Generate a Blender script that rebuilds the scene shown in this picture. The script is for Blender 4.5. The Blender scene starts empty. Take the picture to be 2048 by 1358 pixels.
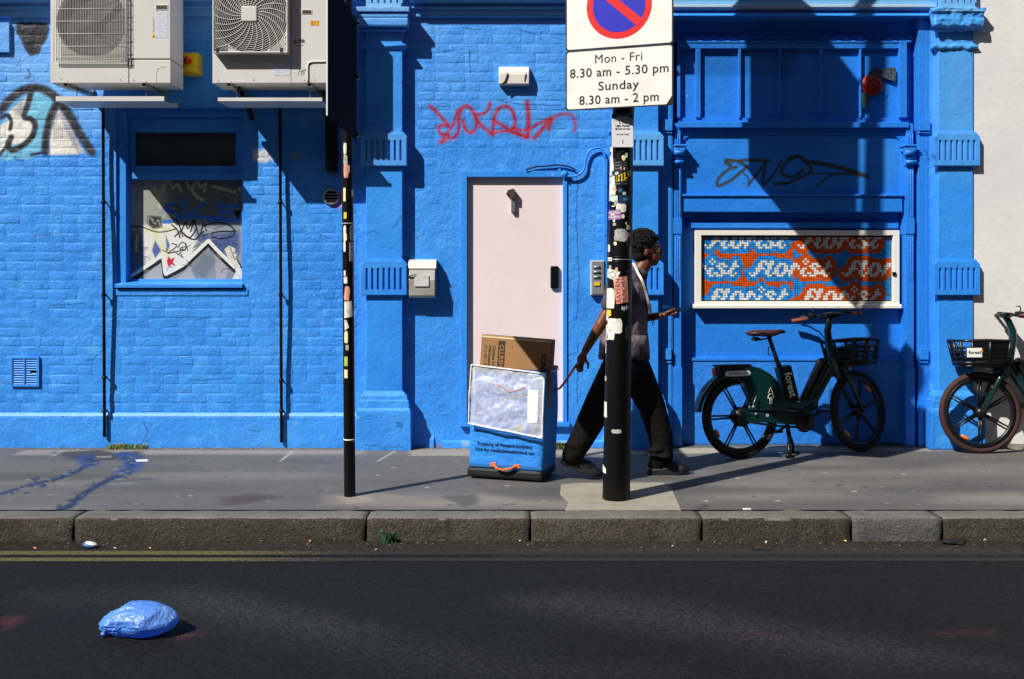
import bpy, bmesh, math, random
import numpy as np
from mathutils import Vector, Matrix, noise as mn

random.seed(7); rng = np.random.default_rng(7)
scene = bpy.context.scene
COL = scene.collection
PI = math.pi

# ------------------------------------------------------------ camera, sky, sun, exposure
F = 1991.0            # focal length in photo pixels (35 mm lens on 36 mm film, 2048 px wide)
HOR = 540.0           # photo row of the horizon
HC = 1.443            # camera height above the pavement by the wall
WY = 8.1              # distance of the painted wall
cam_d = bpy.data.cameras.new('camera'); cam = bpy.data.objects.new('camera', cam_d); COL.objects.link(cam)
cam.location = (0, 0, HC); cam.rotation_euler = (PI/2, 0, 0)
cam_d.lens = 35; cam_d.sensor_width = 36; cam_d.shift_y = -139/2048; cam_d.clip_end = 2000; cam_d.clip_start = .05
scene.camera = cam
SUN_V = Vector((1.16, 1.0, -1.5)).normalized()         # direction the sunlight travels
elev = math.asin(-SUN_V.z)
world = bpy.data.worlds.new('World'); scene.world = world; world.use_nodes = True
wn = world.node_tree; bg = wn.nodes['Background']
sky = wn.nodes.new('ShaderNodeTexSky'); sky.sky_type = 'NISHITA'; sky.sun_disc = False
sky.sun_elevation = elev; sky.sun_rotation = math.atan2(-SUN_V.x, -SUN_V.y)
wn.links.new(sky.outputs[0], bg.inputs[0]); bg.inputs[1].default_value = 0.05
sun_d = bpy.data.lights.new('sun', 'SUN'); sun = bpy.data.objects.new('sun', sun_d); COL.objects.link(sun)
sun_d.energy = 5.0; sun_d.angle = math.radians(.5); sun_d.color = (1, .955, .89)
sun.rotation_euler = SUN_V.to_track_quat('-Z', 'Y').to_euler()
scene.view_settings.view_transform = 'Standard'; scene.view_settings.look = 'None'
scene.view_settings.gamma = 1; scene.view_settings.use_curve_mapping = False
scene.view_settings.exposure = 0.37

# ------------------------------------------------------------ conversions from photo measurements
def X(px, D=WY): return (px-1024)*D/F
def Z(py, D=WY): return HC + (HOR-py)*D/F
def P(px, py, D=WY): return Vector((X(px, D), D, Z(py, D)))
def G(px, py, h=0.0):                                   # a point on the ground (h above the pavement)
    D = (HC-h)*F/(py-HOR); return Vector((X(px, D), D, h))
RZ = -0.136                                             # road level

def s2l(c): return tuple((v/255/12.92 if v/255 <= .04045 else ((v/255+.055)/1.055)**2.4) for v in c)

# ------------------------------------------------------------ painted maps made in code
class Canvas:
    def __init__(s, w, h, mapper, name):
        s.w, s.h, s.a, s.map, s.name = w, h, np.zeros((h, w, 4), np.float32), mapper, name
    def _blend(s, y0, y1, x0, x1, m, col):
        t = s.a[y0:y1, x0:x1]; m = np.clip(m, 0, 1)[..., None]
        na = t[..., 3:4]*(1-m) + m
        c = np.array(col, np.float32)/255
        t[..., :3] = np.where(na > 1e-4, (t[..., :3]*t[..., 3:4]*(1-m) + c*m)/np.maximum(na, 1e-4), t[..., :3])
        t[..., 3:4] = na
    def _box(s, pts, pad):
        xs, ys = pts[:, 0], pts[:, 1]
        x0 = max(0, int(xs.min()-pad)); x1 = min(s.w, int(xs.max()+pad)+2)
        y0 = max(0, int(ys.min()-pad)); y1 = min(s.h, int(ys.max()+pad)+2)
        return x0, x1, y0, y1
    def poly(s, pts, col, a=1.0, soft=1.0, rough=0):
        p = np.array([s.map(*q) for q in pts], np.float32)
        x0, x1, y0, y1 = s._box(p, soft+2+rough)
        if x1 <= x0 or y1 <= y0: return
        yy, xx = np.mgrid[y0:y1, x0:x1].astype(np.float32)
        if rough:
            xx = xx + rough*np.sin(yy*.37+np.sin(xx*.21)*2); yy = yy + rough*np.sin(xx*.31+np.sin(yy*.17)*2)
        ins = np.zeros(xx.shape, bool); d = np.full(xx.shape, 1e9, np.float32)
        n = len(p)
        for i in range(n):
            ax, ay = p[i]; bx, by = p[(i+1) % n]
            if ay != by:
                c = ((ay > yy) != (by > yy)) & (xx < (bx-ax)*(yy-ay)/(by-ay)+ax); ins ^= c
            L2 = max((bx-ax)**2+(by-ay)**2, 1e-6)
            t = np.clip(((xx-ax)*(bx-ax)+(yy-ay)*(by-ay))/L2, 0, 1)
            d = np.minimum(d, np.hypot(xx-ax-t*(bx-ax), yy-ay-t*(by-ay)))
        sd = np.where(ins, d, -d)
        s._blend(y0, y1, x0, x1, a*np.clip(.5+sd/max(soft, .5)*.5, 0, 1), col)
    def stroke(s, pts, w, col, a=1.0, soft=1.0, smooth=True, taper=0):
        pts = smooth_path(pts, 6) if smooth and len(pts) > 2 else pts
        p = np.array([s.map(*q) for q in pts], np.float32)
        sc = abs(s.map(1, 0)[0]-s.map(0, 0)[0]) if s.sc is None else s.sc
        w = w*sc*.5
        x0, x1, y0, y1 = s._box(p, w+soft+2)
        if x1 <= x0 or y1 <= y0: return
        yy, xx = np.mgrid[y0:y1, x0:x1].astype(np.float32); d = np.full(xx.shape, 1e9, np.float32)
        n = len(p)-1
        for i in range(n):
            ax, ay = p[i]; bx, by = p[i+1]
            L2 = max((bx-ax)**2+(by-ay)**2, 1e-6)
            t = np.clip(((xx-ax)*(bx-ax)+(yy-ay)*(by-ay))/L2, 0, 1)
            k = 1-taper*((i+t)/n)
            d = np.minimum(d, np.hypot(xx-ax-t*(bx-ax), yy-ay-t*(by-ay))-w*k)
        s._blend(y0, y1, x0, x1, a*np.clip(.5-d/max(soft, .5)*.5, 0, 1), col)
    sc = None
    def image(s):
        im = bpy.data.images.new(s.name, s.w, s.h, alpha=True); im.alpha_mode = 'CHANNEL_PACKED'
        im.pixels.foreach_set(np.ascontiguousarray(s.a[::-1]).ravel()); im.update(); im.pack()
        return im

def smooth_path(pts, n=6):
    P_ = [np.array(p, float) for p in pts]; out = []
    for i in range(len(P_)-1):
        p0 = P_[max(i-1, 0)]; p1 = P_[i]; p2 = P_[i+1]; p3 = P_[min(i+2, len(P_)-1)]
        for k in range(n):
            t = k/n
            out.append(tuple(.5*((2*p1)+(-p0+p2)*t+(2*p0-5*p1+4*p2-p3)*t*t+(-p0+3*p1-3*p2+p3)*t**3)))
    out.append(tuple(P_[-1])); return out

# ------------------------------------------------------------ materials
MATS = {}
def mat(name, col, rough=.6, metal=0.0, var=(), bump=(), img=None, imgmap=None, spec=.4, extra=None, alpha=None, trans=0.0, coat=0, srgb=True, ivar=0):
    m = bpy.data.materials.new(name); m.use_nodes = True; nt = m.node_tree; N, L = nt.nodes, nt.links
    b = N['Principled BSDF']
    c = s2l(col) if srgb else tuple(col)
    geo = N.new('ShaderNodeNewGeometry')
    rgb = N.new('ShaderNodeRGB'); rgb.outputs[0].default_value = (*c, 1); out = rgb.outputs[0]
    for v in var:                                       # (scale, colour2, lo, hi[, stretch])
        tex = N.new('ShaderNodeTexNoise'); tex.inputs['Scale'].default_value = v[0]; tex.inputs['Detail'].default_value = 6; tex.inputs['Roughness'].default_value = .62
        if len(v) > 4:
            mp = N.new('ShaderNodeMapping'); mp.inputs['Scale'].default_value = v[4]; L.new(geo.outputs['Position'], mp.inputs[0]); L.new(mp.outputs[0], tex.inputs['Vector'])
        else: L.new(geo.outputs['Position'], tex.inputs['Vector'])
        mr = N.new('ShaderNodeMapRange'); mr.inputs[1].default_value = v[2]; mr.inputs[2].default_value = v[3]; L.new(tex.outputs[0], mr.inputs[0])
        mx = N.new('ShaderNodeMix'); mx.data_type = 'RGBA'; L.new(mr.outputs[0], mx.inputs[0]); L.new(out, mx.inputs[6])
        mx.inputs[7].default_value = (*(s2l(v[1]) if srgb else v[1]), 1); out = mx.outputs[2]
    if ivar:
        oi = N.new('ShaderNodeObjectInfo'); hv = N.new('ShaderNodeHueSaturation')
        mr = N.new('ShaderNodeMapRange'); mr.inputs[3].default_value = 1-ivar; mr.inputs[4].default_value = 1+ivar; L.new(oi.outputs['Random'], mr.inputs[0])
        L.new(mr.outputs[0], hv.inputs['Value']); L.new(out, hv.inputs['Color']); out = hv.outputs[0]
    if img is not None:
        sx = N.new('ShaderNodeSeparateXYZ'); L.new(geo.outputs['Position'], sx.inputs[0])
        cb = N.new('ShaderNodeCombineXYZ')
        for k, (ax, mul, add) in enumerate(imgmap):
            ma = N.new('ShaderNodeMath'); ma.operation = 'MULTIPLY_ADD'; L.new(sx.outputs[ax], ma.inputs[0])
            ma.inputs[1].default_value = mul; ma.inputs[2].default_value = add; L.new(ma.outputs[0], cb.inputs[k])
        ti = N.new('ShaderNodeTexImage'); ti.image = img; ti.extension = 'CLIP'; L.new(cb.outputs[0], ti.inputs[0])
        mx = N.new('ShaderNodeMix'); mx.data_type = 'RGBA'; L.new(ti.outputs[1], mx.inputs[0]); L.new(out, mx.inputs[6]); L.new(ti.outputs[0], mx.inputs[7]); out = mx.outputs[2]
    L.new(out, b.inputs['Base Color'])
    b.inputs['Roughness'].default_value = rough; b.inputs['Metallic'].default_value = metal
    b.inputs['Specular IOR Level'].default_value = spec
    if trans: b.inputs['Transmission Weight'].default_value = trans
    if coat: b.inputs['Coat Weight'].default_value = coat; b.inputs['Coat Roughness'].default_value = .15
    if alpha is not None: b.inputs['Alpha'].default_value = alpha
    prev = None
    for q in bump:                                      # (scale, distance[, kind, stretch])
        sc, dist = q[0], q[1]; kind = q[2] if len(q) > 2 else 'noise'
        if kind == 'noise':
            tex = N.new('ShaderNodeTexNoise'); tex.inputs['Detail'].default_value = 5; tex.inputs['Roughness'].default_value = .6; so = tex.outputs[0]
        else:
            tex = N.new('ShaderNodeTexVoronoi'); tex.feature = 'F1' if kind == 'cell' else 'DISTANCE_TO_EDGE'; so = tex.outputs[0]
        tex.inputs['Scale'].default_value = sc
        if len(q) > 3:
            mp = N.new('ShaderNodeMapping'); mp.inputs['Scale'].default_value = q[3]; L.new(geo.outputs['Position'], mp.inputs[0]); L.new(mp.outputs[0], tex.inputs['Vector'])
        else: L.new(geo.outputs['Position'], tex.inputs['Vector'])
        bp = N.new('ShaderNodeBump'); bp.inputs['Distance'].default_value = dist; bp.inputs['Strength'].default_value = 1
        L.new(so, bp.inputs['Height'])
        if prev: L.new(prev, bp.inputs['Normal'])
        prev = bp.outputs[0]
    if prev: L.new(prev, b.inputs['Normal'])
    if extra: extra(nt, b)
    MATS[name] = m; return m

# ------------------------------------------------------------ mesh collecting
WLOC = {}
class MB:
    def __init__(s): s.v, s.f, s.m, s.sm = [], [], [], []
    def add(s, vs, fs, mi=0, smooth=False):
        o = len(s.v); s.v += [tuple(v) for v in vs]
        for f in fs: s.f.append(tuple(i+o for i in f)); s.m.append(mi); s.sm.append(smooth)
        return s
    def box(s, x0, x1, y0, y1, z0, z1, mi=0, ch=0.0):
        if x1 < x0: x0, x1 = x1, x0
        if y1 < y0: y0, y1 = y1, y0
        if z1 < z0: z0, z1 = z1, z0
        if ch <= 0:
            s.add([(x, y, z) for x in (x0, x1) for y in (y0, y1) for z in (z0, z1)],
                  [(0, 1, 3, 2), (4, 6, 7, 5), (0, 4, 5, 1), (2, 3, 7, 6), (0, 2, 6, 4), (1, 5, 7, 3)], mi)
            return s
        ch = min(ch, (x1-x0)*.45, (y1-y0)*.45, (z1-z0)*.45)
        bm = bmesh.new(); bmesh.ops.create_cube(bm, size=1)
        for v in bm.verts: v.co = Vector((x0 if v.co.x < 0 else x1, y0 if v.co.y < 0 else y1, z0 if v.co.z < 0 else z1))
        bmesh.ops.bevel(bm, geom=bm.edges[:], offset=ch, segments=2, profile=.5, affect='EDGES')
        s.bm(bm, mi); bm.free(); return s
    def bm(s, bm, mi=0, smooth=False, M=None):
        bm.verts.index_update()
        s.add([(M @ v.co) if M else v.co.copy() for v in bm.verts], [[v.index for v in f.verts] for f in bm.faces], mi, smooth)
    def quad(s, a, b, c, d, mi=0): return s.add([a, b, c, d], [(0, 1, 2, 3)], mi)
    def prism(s, poly, y0, y1, mi=0, plane='XZ', smooth=False):
        n = len(poly)
        def q(p, t): return {'XZ': (p[0], t, p[1]), 'XY': (p[0], p[1], t), 'YZ': (t, p[0], p[1])}[plane]
        vs = [q(p, y0) for p in poly]+[q(p, y1) for p in poly]
        fs = [tuple(range(n)), tuple(range(2*n-1, n-1, -1))]
        s.add(vs, fs, mi); o = len(s.v)-2*n
        for i in range(n):
            j = (i+1) % n; s.f.append((o+j, o+i, o+n+i, o+n+j)); s.m.append(mi); s.sm.append(smooth)
        return s
    def tube(s, path, r, n=10, mi=0, caps=True, smooth=True, flat=1.0):
        path = [Vector(p) for p in path]; rs = r if isinstance(r, (list, tuple)) else [r]*len(path)
        vs, fs = [], []; up = None
        for i, p in enumerate(path):
            a = path[max(i-1, 0)]; b = path[min(i+1, len(path)-1)]; t = (b-a)
            t = t.normalized() if t.length > 1e-9 else Vector((0, 0, 1))
            if up is None:
                up = Vector((0, 0, 1)) if abs(t.z) < .9 else Vector((0, -1, 0))
            u = (up - t*up.dot(t)); u = u.normalized() if u.length > 1e-6 else t.orthogonal().normalized(); up = u
            w = t.cross(u)
            for k in range(n):
                an = 2*PI*k/n; vs.append(p+(u*math.cos(an)*flat+w*math.sin(an))*rs[i])
        for i in range(len(path)-1):
            for k in range(n):
                k2 = (k+1) % n; fs.append((i*n+k, i*n+k2, (i+1)*n+k2, (i+1)*n+k))
        s.add(vs, fs, mi, smooth)
        if caps:
            o = len(s.v)-len(vs); s.f.append(tuple(range(o+n-1, o-1, -1))); s.m.append(mi); s.sm.append(False)
            e = o+(len(path)-1)*n; s.f.append(tuple(range(e, e+n))); s.m.append(mi); s.sm.append(False)
        return s
    def ell(s, c, r, mi=0, sub=3, M=None, disp=None):
        bm = bmesh.new(); bmesh.ops.create_icosphere(bm, subdivisions=sub, radius=1)
        for v in bm.verts:
            k = 1+(disp(v.co) if disp else 0)
            q = Vector((v.co.x*r[0]*k, v.co.y*r[1]*k, v.co.z*r[2]*k))
            v.co = (M @ q if M else q)+Vector(c)
        s.bm(bm, mi, True); bm.free(); return s
    def cap(s, a, b, ra, rb, mi=0, n=14):
        a, b = Vector(a), Vector(b); d = (b-a).normalized(); path, rs = [], []
        for k in range(5):
            t = PI/2*(1-k/4); path.append(a-d*ra*math.sin(t)); rs.append(max(ra*math.cos(t), ra*.02))
        for k in range(5):
            t = PI/2*(k/4); path.append(b+d*rb*math.sin(t)); rs.append(max(rb*math.cos(t), rb*.02))
        return s.tube(path, rs, n, mi)
    def lathe(s, c, prof, n=24, mi=0, axis='Z', smooth=True):      # prof: (radius, along)
        vs, fs = [], []
        for r, h in prof:
            for k in range(n):
                a = 2*PI*k/n; x, y = r*math.cos(a), r*math.sin(a)
                vs.append({'Z': (c[0]+x, c[1]+y, c[2]+h), 'Y': (c[0]+x, c[1]+h, c[2]+y), 'X': (c[0]+h, c[1]+x, c[2]+y)}[axis])
        for i in range(len(prof)-1):
            for k in range(n):
                k2 = (k+1) % n; fs.append((i*n+k, i*n+k2, (i+1)*n+k2, (i+1)*n+k))
        return s.add(vs, fs, mi, smooth)
    def xform(s, M): s.v = [tuple(M @ Vector(v)) for v in s.v]; return s
    def mesh(s, name, mats, loc=(0, 0, 0), fix=True):
        me = bpy.data.meshes.new(name); L = Vector(loc)
        me.from_pydata([tuple(Vector(v)-L) for v in s.v], [], s.f)
        for m in (mats if isinstance(mats, (list, tuple)) else [mats]): me.materials.append(m)
        me.polygons.foreach_set('material_index', s.m); me.polygons.foreach_set('use_smooth', s.sm)
        if fix:
            b = bmesh.new(); b.from_mesh(me); bmesh.ops.recalc_face_normals(b, faces=b.faces); b.to_mesh(me); b.free()
        me.update(); return me
    def build(s, name, mats, parent=None, local=False, bevel=0, fix=True, **kw):
        loc = Vector((0, 0, 0)) if (parent is None or local) else WLOC[parent.name]
        me = s.mesh(name, mats, loc, fix); o = bpy.data.objects.new(name, me); COL.objects.link(o)
        if parent is not None: o.parent = parent
        WLOC[o.name] = loc.copy()
        if bevel:
            md = o.modifiers.new('bevel', 'BEVEL'); md.width = bevel; md.segments = 2; md.limit_method = 'ANGLE'; md.angle_limit = .6
        for k, v in kw.items(): o[k] = v
        return o

def thing(name, label, cat, loc=(0, 0, 0), rz=0, group=None, rot=None):
    o = bpy.data.objects.new(name, None); COL.objects.link(o); o.location = loc
    o.rotation_euler = rot if rot else (0, 0, rz); o.empty_display_size = .1
    o['label'] = label; o['category'] = cat
    if group: o['group'] = group
    WLOC[o.name] = Vector(loc); return o
def solo(mb, name, label, cat, mats, **kw):             # a thing that is one mesh
    pts = np.array(mb.v); c = Vector((float(pts[:, 0].mean()), float(pts[:, 1].mean()), float(pts[:, 2].min())))
    bevel = kw.pop('bevel', 0)
    me = mb.mesh(name, mats, c); o = bpy.data.objects.new(name, me); COL.objects.link(o); o.location = c
    if bevel:
        md = o.modifiers.new('bevel', 'BEVEL'); md.width = bevel; md.segments = 2; md.limit_method = 'ANGLE'
    o['label'] = label; o['category'] = cat
    for k, v in kw.items(): o[k] = v
    WLOC[o.name] = c; return o
def remesh(o, vox, smooth=6, disp=None):
    md = o.modifiers.new('skin', 'REMESH'); md.mode = 'VOXEL'; md.voxel_size = vox; md.use_smooth_shade = True
    if smooth: sm = o.modifiers.new('soft', 'SMOOTH'); sm.iterations = smooth; sm.factor = .5
_fonts = {}
def text_mb(body, size, M, mi=0, ext=.0004, align='CENTER', off=0.0, sx=1.0, spacing=1.0):
    cu = bpy.data.curves.new('lettering', 'FONT'); cu.body = body; cu.size = size; cu.extrude = ext; cu.align_x = align; cu.align_y = 'CENTER'; cu.offset = off; cu.space_character = spacing; cu.resolution_u = 3
    ob = bpy.data.objects.new('lettering', cu); COL.objects.link(ob); dg = bpy.context.evaluated_depsgraph_get()
    me = bpy.data.meshes.new_from_object(ob.evaluated_get(dg)); mb = MB()
    S = Matrix.Diagonal((sx, 1, 1, 1))
    mb.add([M @ (S @ v.co) for v in me.vertices], [tuple(p.vertices) for p in me.polygons], mi)
    bpy.data.objects.remove(ob); bpy.data.curves.remove(cu); bpy.data.meshes.remove(me); return mb
def face_cam(loc, roll=0):                              # text plane upright facing -Y
    return Matrix.Translation(Vector(loc)) @ Matrix.Rotation(roll, 4, 'Y') @ Matrix.Rotation(PI/2, 4, 'X')
def merge(*mbs):
    o = MB()
    for m in mbs: n = len(o.v); o.v += m.v; o.f += [tuple(i+n for i in f) for f in m.f]; o.m += m.m; o.sm += m.sm
    return o
# ------------------------------------------------------------ painted marks on the wall (graffiti, faded paint, patches)
wc = Canvas(2048, 900, lambda x, y: (x, y), 'wall_paint'); wc.sc = 1
BLK = (22, 22, 26)
def tinted(x0, y0, x1, y1, col, a, soft=14): wc.poly([(x0, y0), (x1, y0), (x1, y1), (x0, y1)], col, a, soft)
tinted(-20, -20, 860, 60, (126, 178, 222), .6, 40)
tinted(-20, 60, 205, 250, (118, 178, 236), .6, 60)
tinted(860, -20, 1345, 36, (120, 190, 225), .6, 10)
tinted(830, 40, 1200, 235, (84, 160, 236), .45, 60)
tinted(1340, -20, 1862, 24, (120, 170, 190), .75, 6)
tinted(1340, 14, 1862, 22, (190, 185, 190), .7, 4)
tinted(730, -20, 812, 26, (125, 180, 215), .75, 6)
tinted(1866, -20, 1945, 34, (125, 180, 215), .8, 6)
tinted(1850, 34, 1960, 340, (96, 168, 226), .6, 50)
tinted(715, 262, 826, 340, (92, 160, 226), .6, 10)
tinted(1228, 262, 1330, 340, (100, 172, 230), .7, 10)
tinted(1344, 92, 1856, 900, (26, 112, 212), .6, 8)
tinted(1345, 92, 1600, 148, (18, 78, 150), .45, 9)  # darker blue across the top of the left transom panes
tinted(1345, 60, 1856, 92, (18, 78, 160), .5, 6)  # darker blue band below the shopfront cornice
tinted(0, 826, 722, 832, (150, 196, 235), .5, 3)  # paler line along the sloped top of the plinth
for k in range(26):                                     # small scuffs where old paint shows
    x, y = rng.uniform(0, 700), rng.uniform(250, 880); r = rng.uniform(2, 6)
    wc.poly([(x-r, y), (x, y-r*.5), (x+r, y), (x, y+r*.5)], (130, 180, 225), .5, 4)
for k in range(120):                                    # faint runs and streaks in the old paint
    x, y = rng.uniform(0, 1940), rng.uniform(60, 800); L_ = rng.uniform(20, 110); w_ = rng.uniform(1.5, 6)
    wc.stroke([(x, y), (x+rng.normal(0, 1.5), y+L_*.5), (x+rng.normal(0, 2), y+L_)], w_, [(36, 104, 186), (96, 170, 236), (44, 116, 200)][k % 3], rng.uniform(.10, .30), 4, taper=.8)
for k in range(90):                                     # broad uneven coats
    x, y = rng.uniform(0, 1940), rng.uniform(60, 890); r = rng.uniform(14, 60)
    wc.poly([(x+r*math.cos(t)*rng.uniform(.6, 1.3), y+r*.6*math.sin(t)*rng.uniform(.6, 1.3)) for t in np.linspace(0, 5.6, 8)], (40, 122, 214) if k % 2 else (86, 168, 240), .20, 16)
CR = (12, 46, 96)
def crack(pts, w=1.4, a=.8):
    q = []
    for (x0_, y0_), (x1_, y1_) in zip(pts[:-1], pts[1:]):
        n_ = max(2, int(math.hypot(x1_-x0_, y1_-y0_)/5))
        q += [(x0_+(x1_-x0_)*t/n_+rng.normal(0, .7), y0_+(y1_-y0_)*t/n_+rng.normal(0, .7)) for t in range(n_)]
    wc.stroke(q+[pts[-1]], w, CR, a, 1.2, smooth=False)
for pts in ([(812, 216), (850, 215), (900, 211)], [(1136, 740), (1136, 712), (1155, 702), (1156, 690)], [(1156, 724), (1153, 760), (1155, 805)], [(1155, 340), (1152, 450), (1158, 560), (1152, 640)], [(878, 345), (905, 344), (906, 328)], [(790, 455), (800, 440), (806, 432)], [(735, 470), (748, 462), (760, 468)],
            [(875, 810), (895, 812)], [(882, 830), (896, 828)], [(858, 768), (860, 780)], [(885, 102), (905, 100), (905, 92)], [(938, 100), (940, 145)], [(290, 842), (298, 860), (288, 880)], [(170, 720), (205, 716)], [(60, 700), (80, 690), (82, 672)], [(500, 858), (520, 862)], [(925, 55), (950, 60), (962, 58)], [(1850, 300), (1858, 320)],
            [(1455, 470), (1460, 480)], [(1936, 100), (1932, 116)], [(735, 885), (810, 887)], [(640, 470), (660, 476)], [(540, 640), (560, 652), (580, 650)], [(600, 560), (640, 556)], [(70, 470), (120, 466), (130, 480)], [(30, 560), (60, 566)], [(350, 640), (420, 636)], [(380, 760), (460, 756)], [(100, 610), (170, 606)], [(1040, 60), (1080, 70), (1084, 62)], [(1000, 200), (1040, 208), (1120, 210)]):
    crack(pts)
for k in range(150):                                    # chips
    x, y = rng.uniform(0, 1940), rng.uniform(40, 890); r = rng.uniform(.8, 2.4)
    wc.poly([(x+r*math.cos(t)*rng.uniform(.5, 1.6), y+r*math.sin(t)) for t in (0, 1.3, 2.6, 3.9, 5.2)], CR if k % 3 else (170, 196, 220), .6, 1.2)
# dark shape and pale painted board at far left
wc.poly([(33, 48), (42, 44), (92, 45), (98, 52), (95, 72), (84, 92), (76, 108), (62, 111), (52, 103), (44, 84), (31, 62)], (20, 18, 22), .97, 2.5, rough=1)
wc.stroke([(50, 66), (70, 64), (90, 67)], 1.6, (70, 70, 80), .7, 1.5)
# white and teal lettering with thick black outline
wc.poly([(0, 250), (20, 215), (50, 190), (100, 180), (110, 210), (95, 260), (88, 300), (60, 318), (0, 320)], (108, 182, 214), .95, 4)
wc.poly([(0, 250), (22, 238), (18, 222), (40, 205), (55, 190), (46, 215), (45, 234), (62, 240), (66, 255), (58, 272), (40, 288), (20, 290), (8, 300), (0, 306)], (225, 222, 214), 1, 2)
wc.poly([(24, 224), (46, 196), (50, 212), (42, 232)], (168, 168, 176), .9, 3)
wc.poly([(118, 214), (132, 230), (148, 262), (160, 290), (172, 306), (98, 309), (98, 270), (104, 238)], (170, 170, 178), 1, 2)
wc.poly([(98, 309), (100, 262), (120, 232), (134, 266), (156, 308)], (222, 219, 212), 1, 3)
for i in range(13):
    for j in range(9):
        x, y = 108+i*4.2, 246+j*4.3
        if x < 118+ (y-225)*.62: wc.poly([(x-1, y), (x, y-1), (x+1, y), (x, y+1)], (60, 62, 72), .75, 1.2)
wc.stroke([(0, 222), (22, 196), (50, 178), (78, 176), (104, 188), (120, 204)], 16, BLK, .98, 3.5)
wc.stroke([(120, 204), (140, 232), (160, 268), (184, 304)], 17, BLK, .98, 3.5)
wc.stroke([(112, 208), (100, 236), (92, 270), (90, 304)], 14, BLK, .98, 3.5)
wc.stroke([(62, 182), (56, 206), (48, 232), (62, 238), (70, 250), (64, 272), (46, 290), (24, 300), (16, 288), (22, 274)], 10.5, BLK, .98, 2.5)
wc.stroke([(0, 236), (14, 230), (22, 242), (20, 258)], 7, BLK, .96, 2)
wc.stroke([(0, 308), (10, 296), (20, 286)], 6, BLK, .96, 2)
wc.stroke([(62, 309), (90, 304)], 5, BLK, .9, 2, smooth=False)
wc.stroke([(30, 316), (44, 322)], 7, (40, 90, 160), .8, 2, smooth=False)
wc.stroke([(55, 138), (60, 150), (50, 156)], 2, (60, 30, 60), .8, 2)
# bare pale patch right of the window
wc.poly([(505, 300), (530, 298), (548, 320), (520, 325), (507, 320)], (205, 205, 200), .85, 3, rough=2)
wc.poly([(575, 305), (600, 306), (598, 318), (580, 320)], (120, 130, 140), .6, 3, rough=2)
# red tag over the door
RED = (164, 16, 34)
def tagline(pts, w=7, col=RED, a=.92, s=3): wc.stroke(pts, w*1.4, col, a*.14, 7); wc.stroke(pts, w, col, a, s); wc.stroke(pts, w*.5, col, a*.9, 1.5)
tagline([(860, 212), (875, 226), (896, 250)], 6)
tagline([(896, 250), (878, 252), (880, 266), (898, 272), (884, 284)], 6)
tagline([(880, 284), (892, 268), (905, 250), (915, 222), (922, 218)], 5)
tagline([(905, 277), (916, 262), (918, 228), (928, 212), (940, 216), (950, 232), (952, 252), (944, 264), (932, 260), (925, 240)], 6)
tagline([(950, 230), (972, 224), (980, 206)], 5); tagline([(950, 234), (968, 256), (986, 268)], 6)
tagline([(984, 268), (988, 236), (996, 218), (1012, 212), (1024, 222), (1030, 244), (1024, 262)], 6)
tagline([(986, 240), (1004, 250), (1026, 264), (1052, 274)], 6)
tagline([(986, 264), (1020, 262), (1054, 274)], 5)
tagline([(1054, 204), (1056, 236), (1055, 274)], 8)
tagline([(1024, 256), (1052, 260), (1078, 246), (1102, 236)], 5); tagline([(1068, 276), (1080, 262), (1102, 238), (1096, 258)], 7)
tagline([(1102, 238), (1122, 228), (1142, 230), (1150, 248), (1148, 262)], 6, a=.6)
# brown-black tag on the shopfront panel
def bt(pts, w=7): wc.stroke(pts, w, (58, 52, 46), .92, 1.6)
bt([(1456, 318), (1480, 320), (1500, 318), (1540, 320)], 7)
bt([(1480, 322), (1494, 332), (1480, 346), (1462, 360), (1440, 370), (1438, 358), (1458, 338), (1476, 332)], 6)
bt([(1454, 322), (1462, 328)], 9)
bt([(1490, 345), (1500, 356), (1500, 370)], 3); bt([(1500, 368), (1520, 342), (1534, 326), (1530, 350), (1530, 368), (1552, 344), (1566, 320)], 5)
bt([(1552, 366), (1580, 364), (1610, 350), (1626, 338), (1612, 318), (1592, 312), (1570, 330), (1568, 346), (1590, 352), (1610, 338)], 6)
bt([(1580, 316), (1598, 310), (1614, 318)], 7); bt([(1618, 322), (1650, 326), (1700, 338), (1738, 351)], 9); bt([(1738, 351), (1700, 346), (1664, 350), (1640, 370)], 4)
bt([(1620, 346), (1640, 345), (1700, 346)], 3)
# little green mark on the pilaster foot
wc.stroke([(797, 839), (806, 843)], 3, (20, 80, 110), .8, 2, smooth=False); wc.stroke([(798, 846), (808, 848)], 3, (20, 80, 110), .8, 2, smooth=False)
# rust round the vent and duct, whitish worn strip under the door, dirt at the foot
wc.poly([(678, 385), (690, 384), (692, 408), (672, 416), (664, 412)], (196, 92, 66), .6, 7, rough=2)
wc.poly([(648, 300), (684, 300), (686, 346), (666, 354), (648, 346)], (120, 50, 40), .35, 5)
wc.poly([(925, 883), (1180, 883), (1180, 888), (925, 889)], (186, 192, 196), .6, 4)
wc.poly([(868, 888), (885, 888), (888, 898), (866, 899)], (150, 130, 112), .6, 3, rough=2)
for k in range(90):
    x = rng.uniform(0, 1900); wc.poly([(x-rng.uniform(4, 26), 903), (x-3, 903-rng.uniform(4, 16)), (x+3, 903-rng.uniform(4, 12)), (x+rng.uniform(4, 26), 903)], (34, 70, 120) if k % 2 else (84, 84, 84), .3, 5)
wc.stroke([(-20, 899), (250, 898), (722, 900)], 5, (60, 48, 40), .9, 3, smooth=False)
wc.stroke([(826, 900), (1340, 896), (1900, 893)], 5, (60, 52, 50), .8, 3, smooth=False)
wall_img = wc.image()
WMAP = ((0, F/WY/2048, 1024/2048), (2, F/WY/900, 1-(HOR+HC*F/WY)/900))

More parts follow.
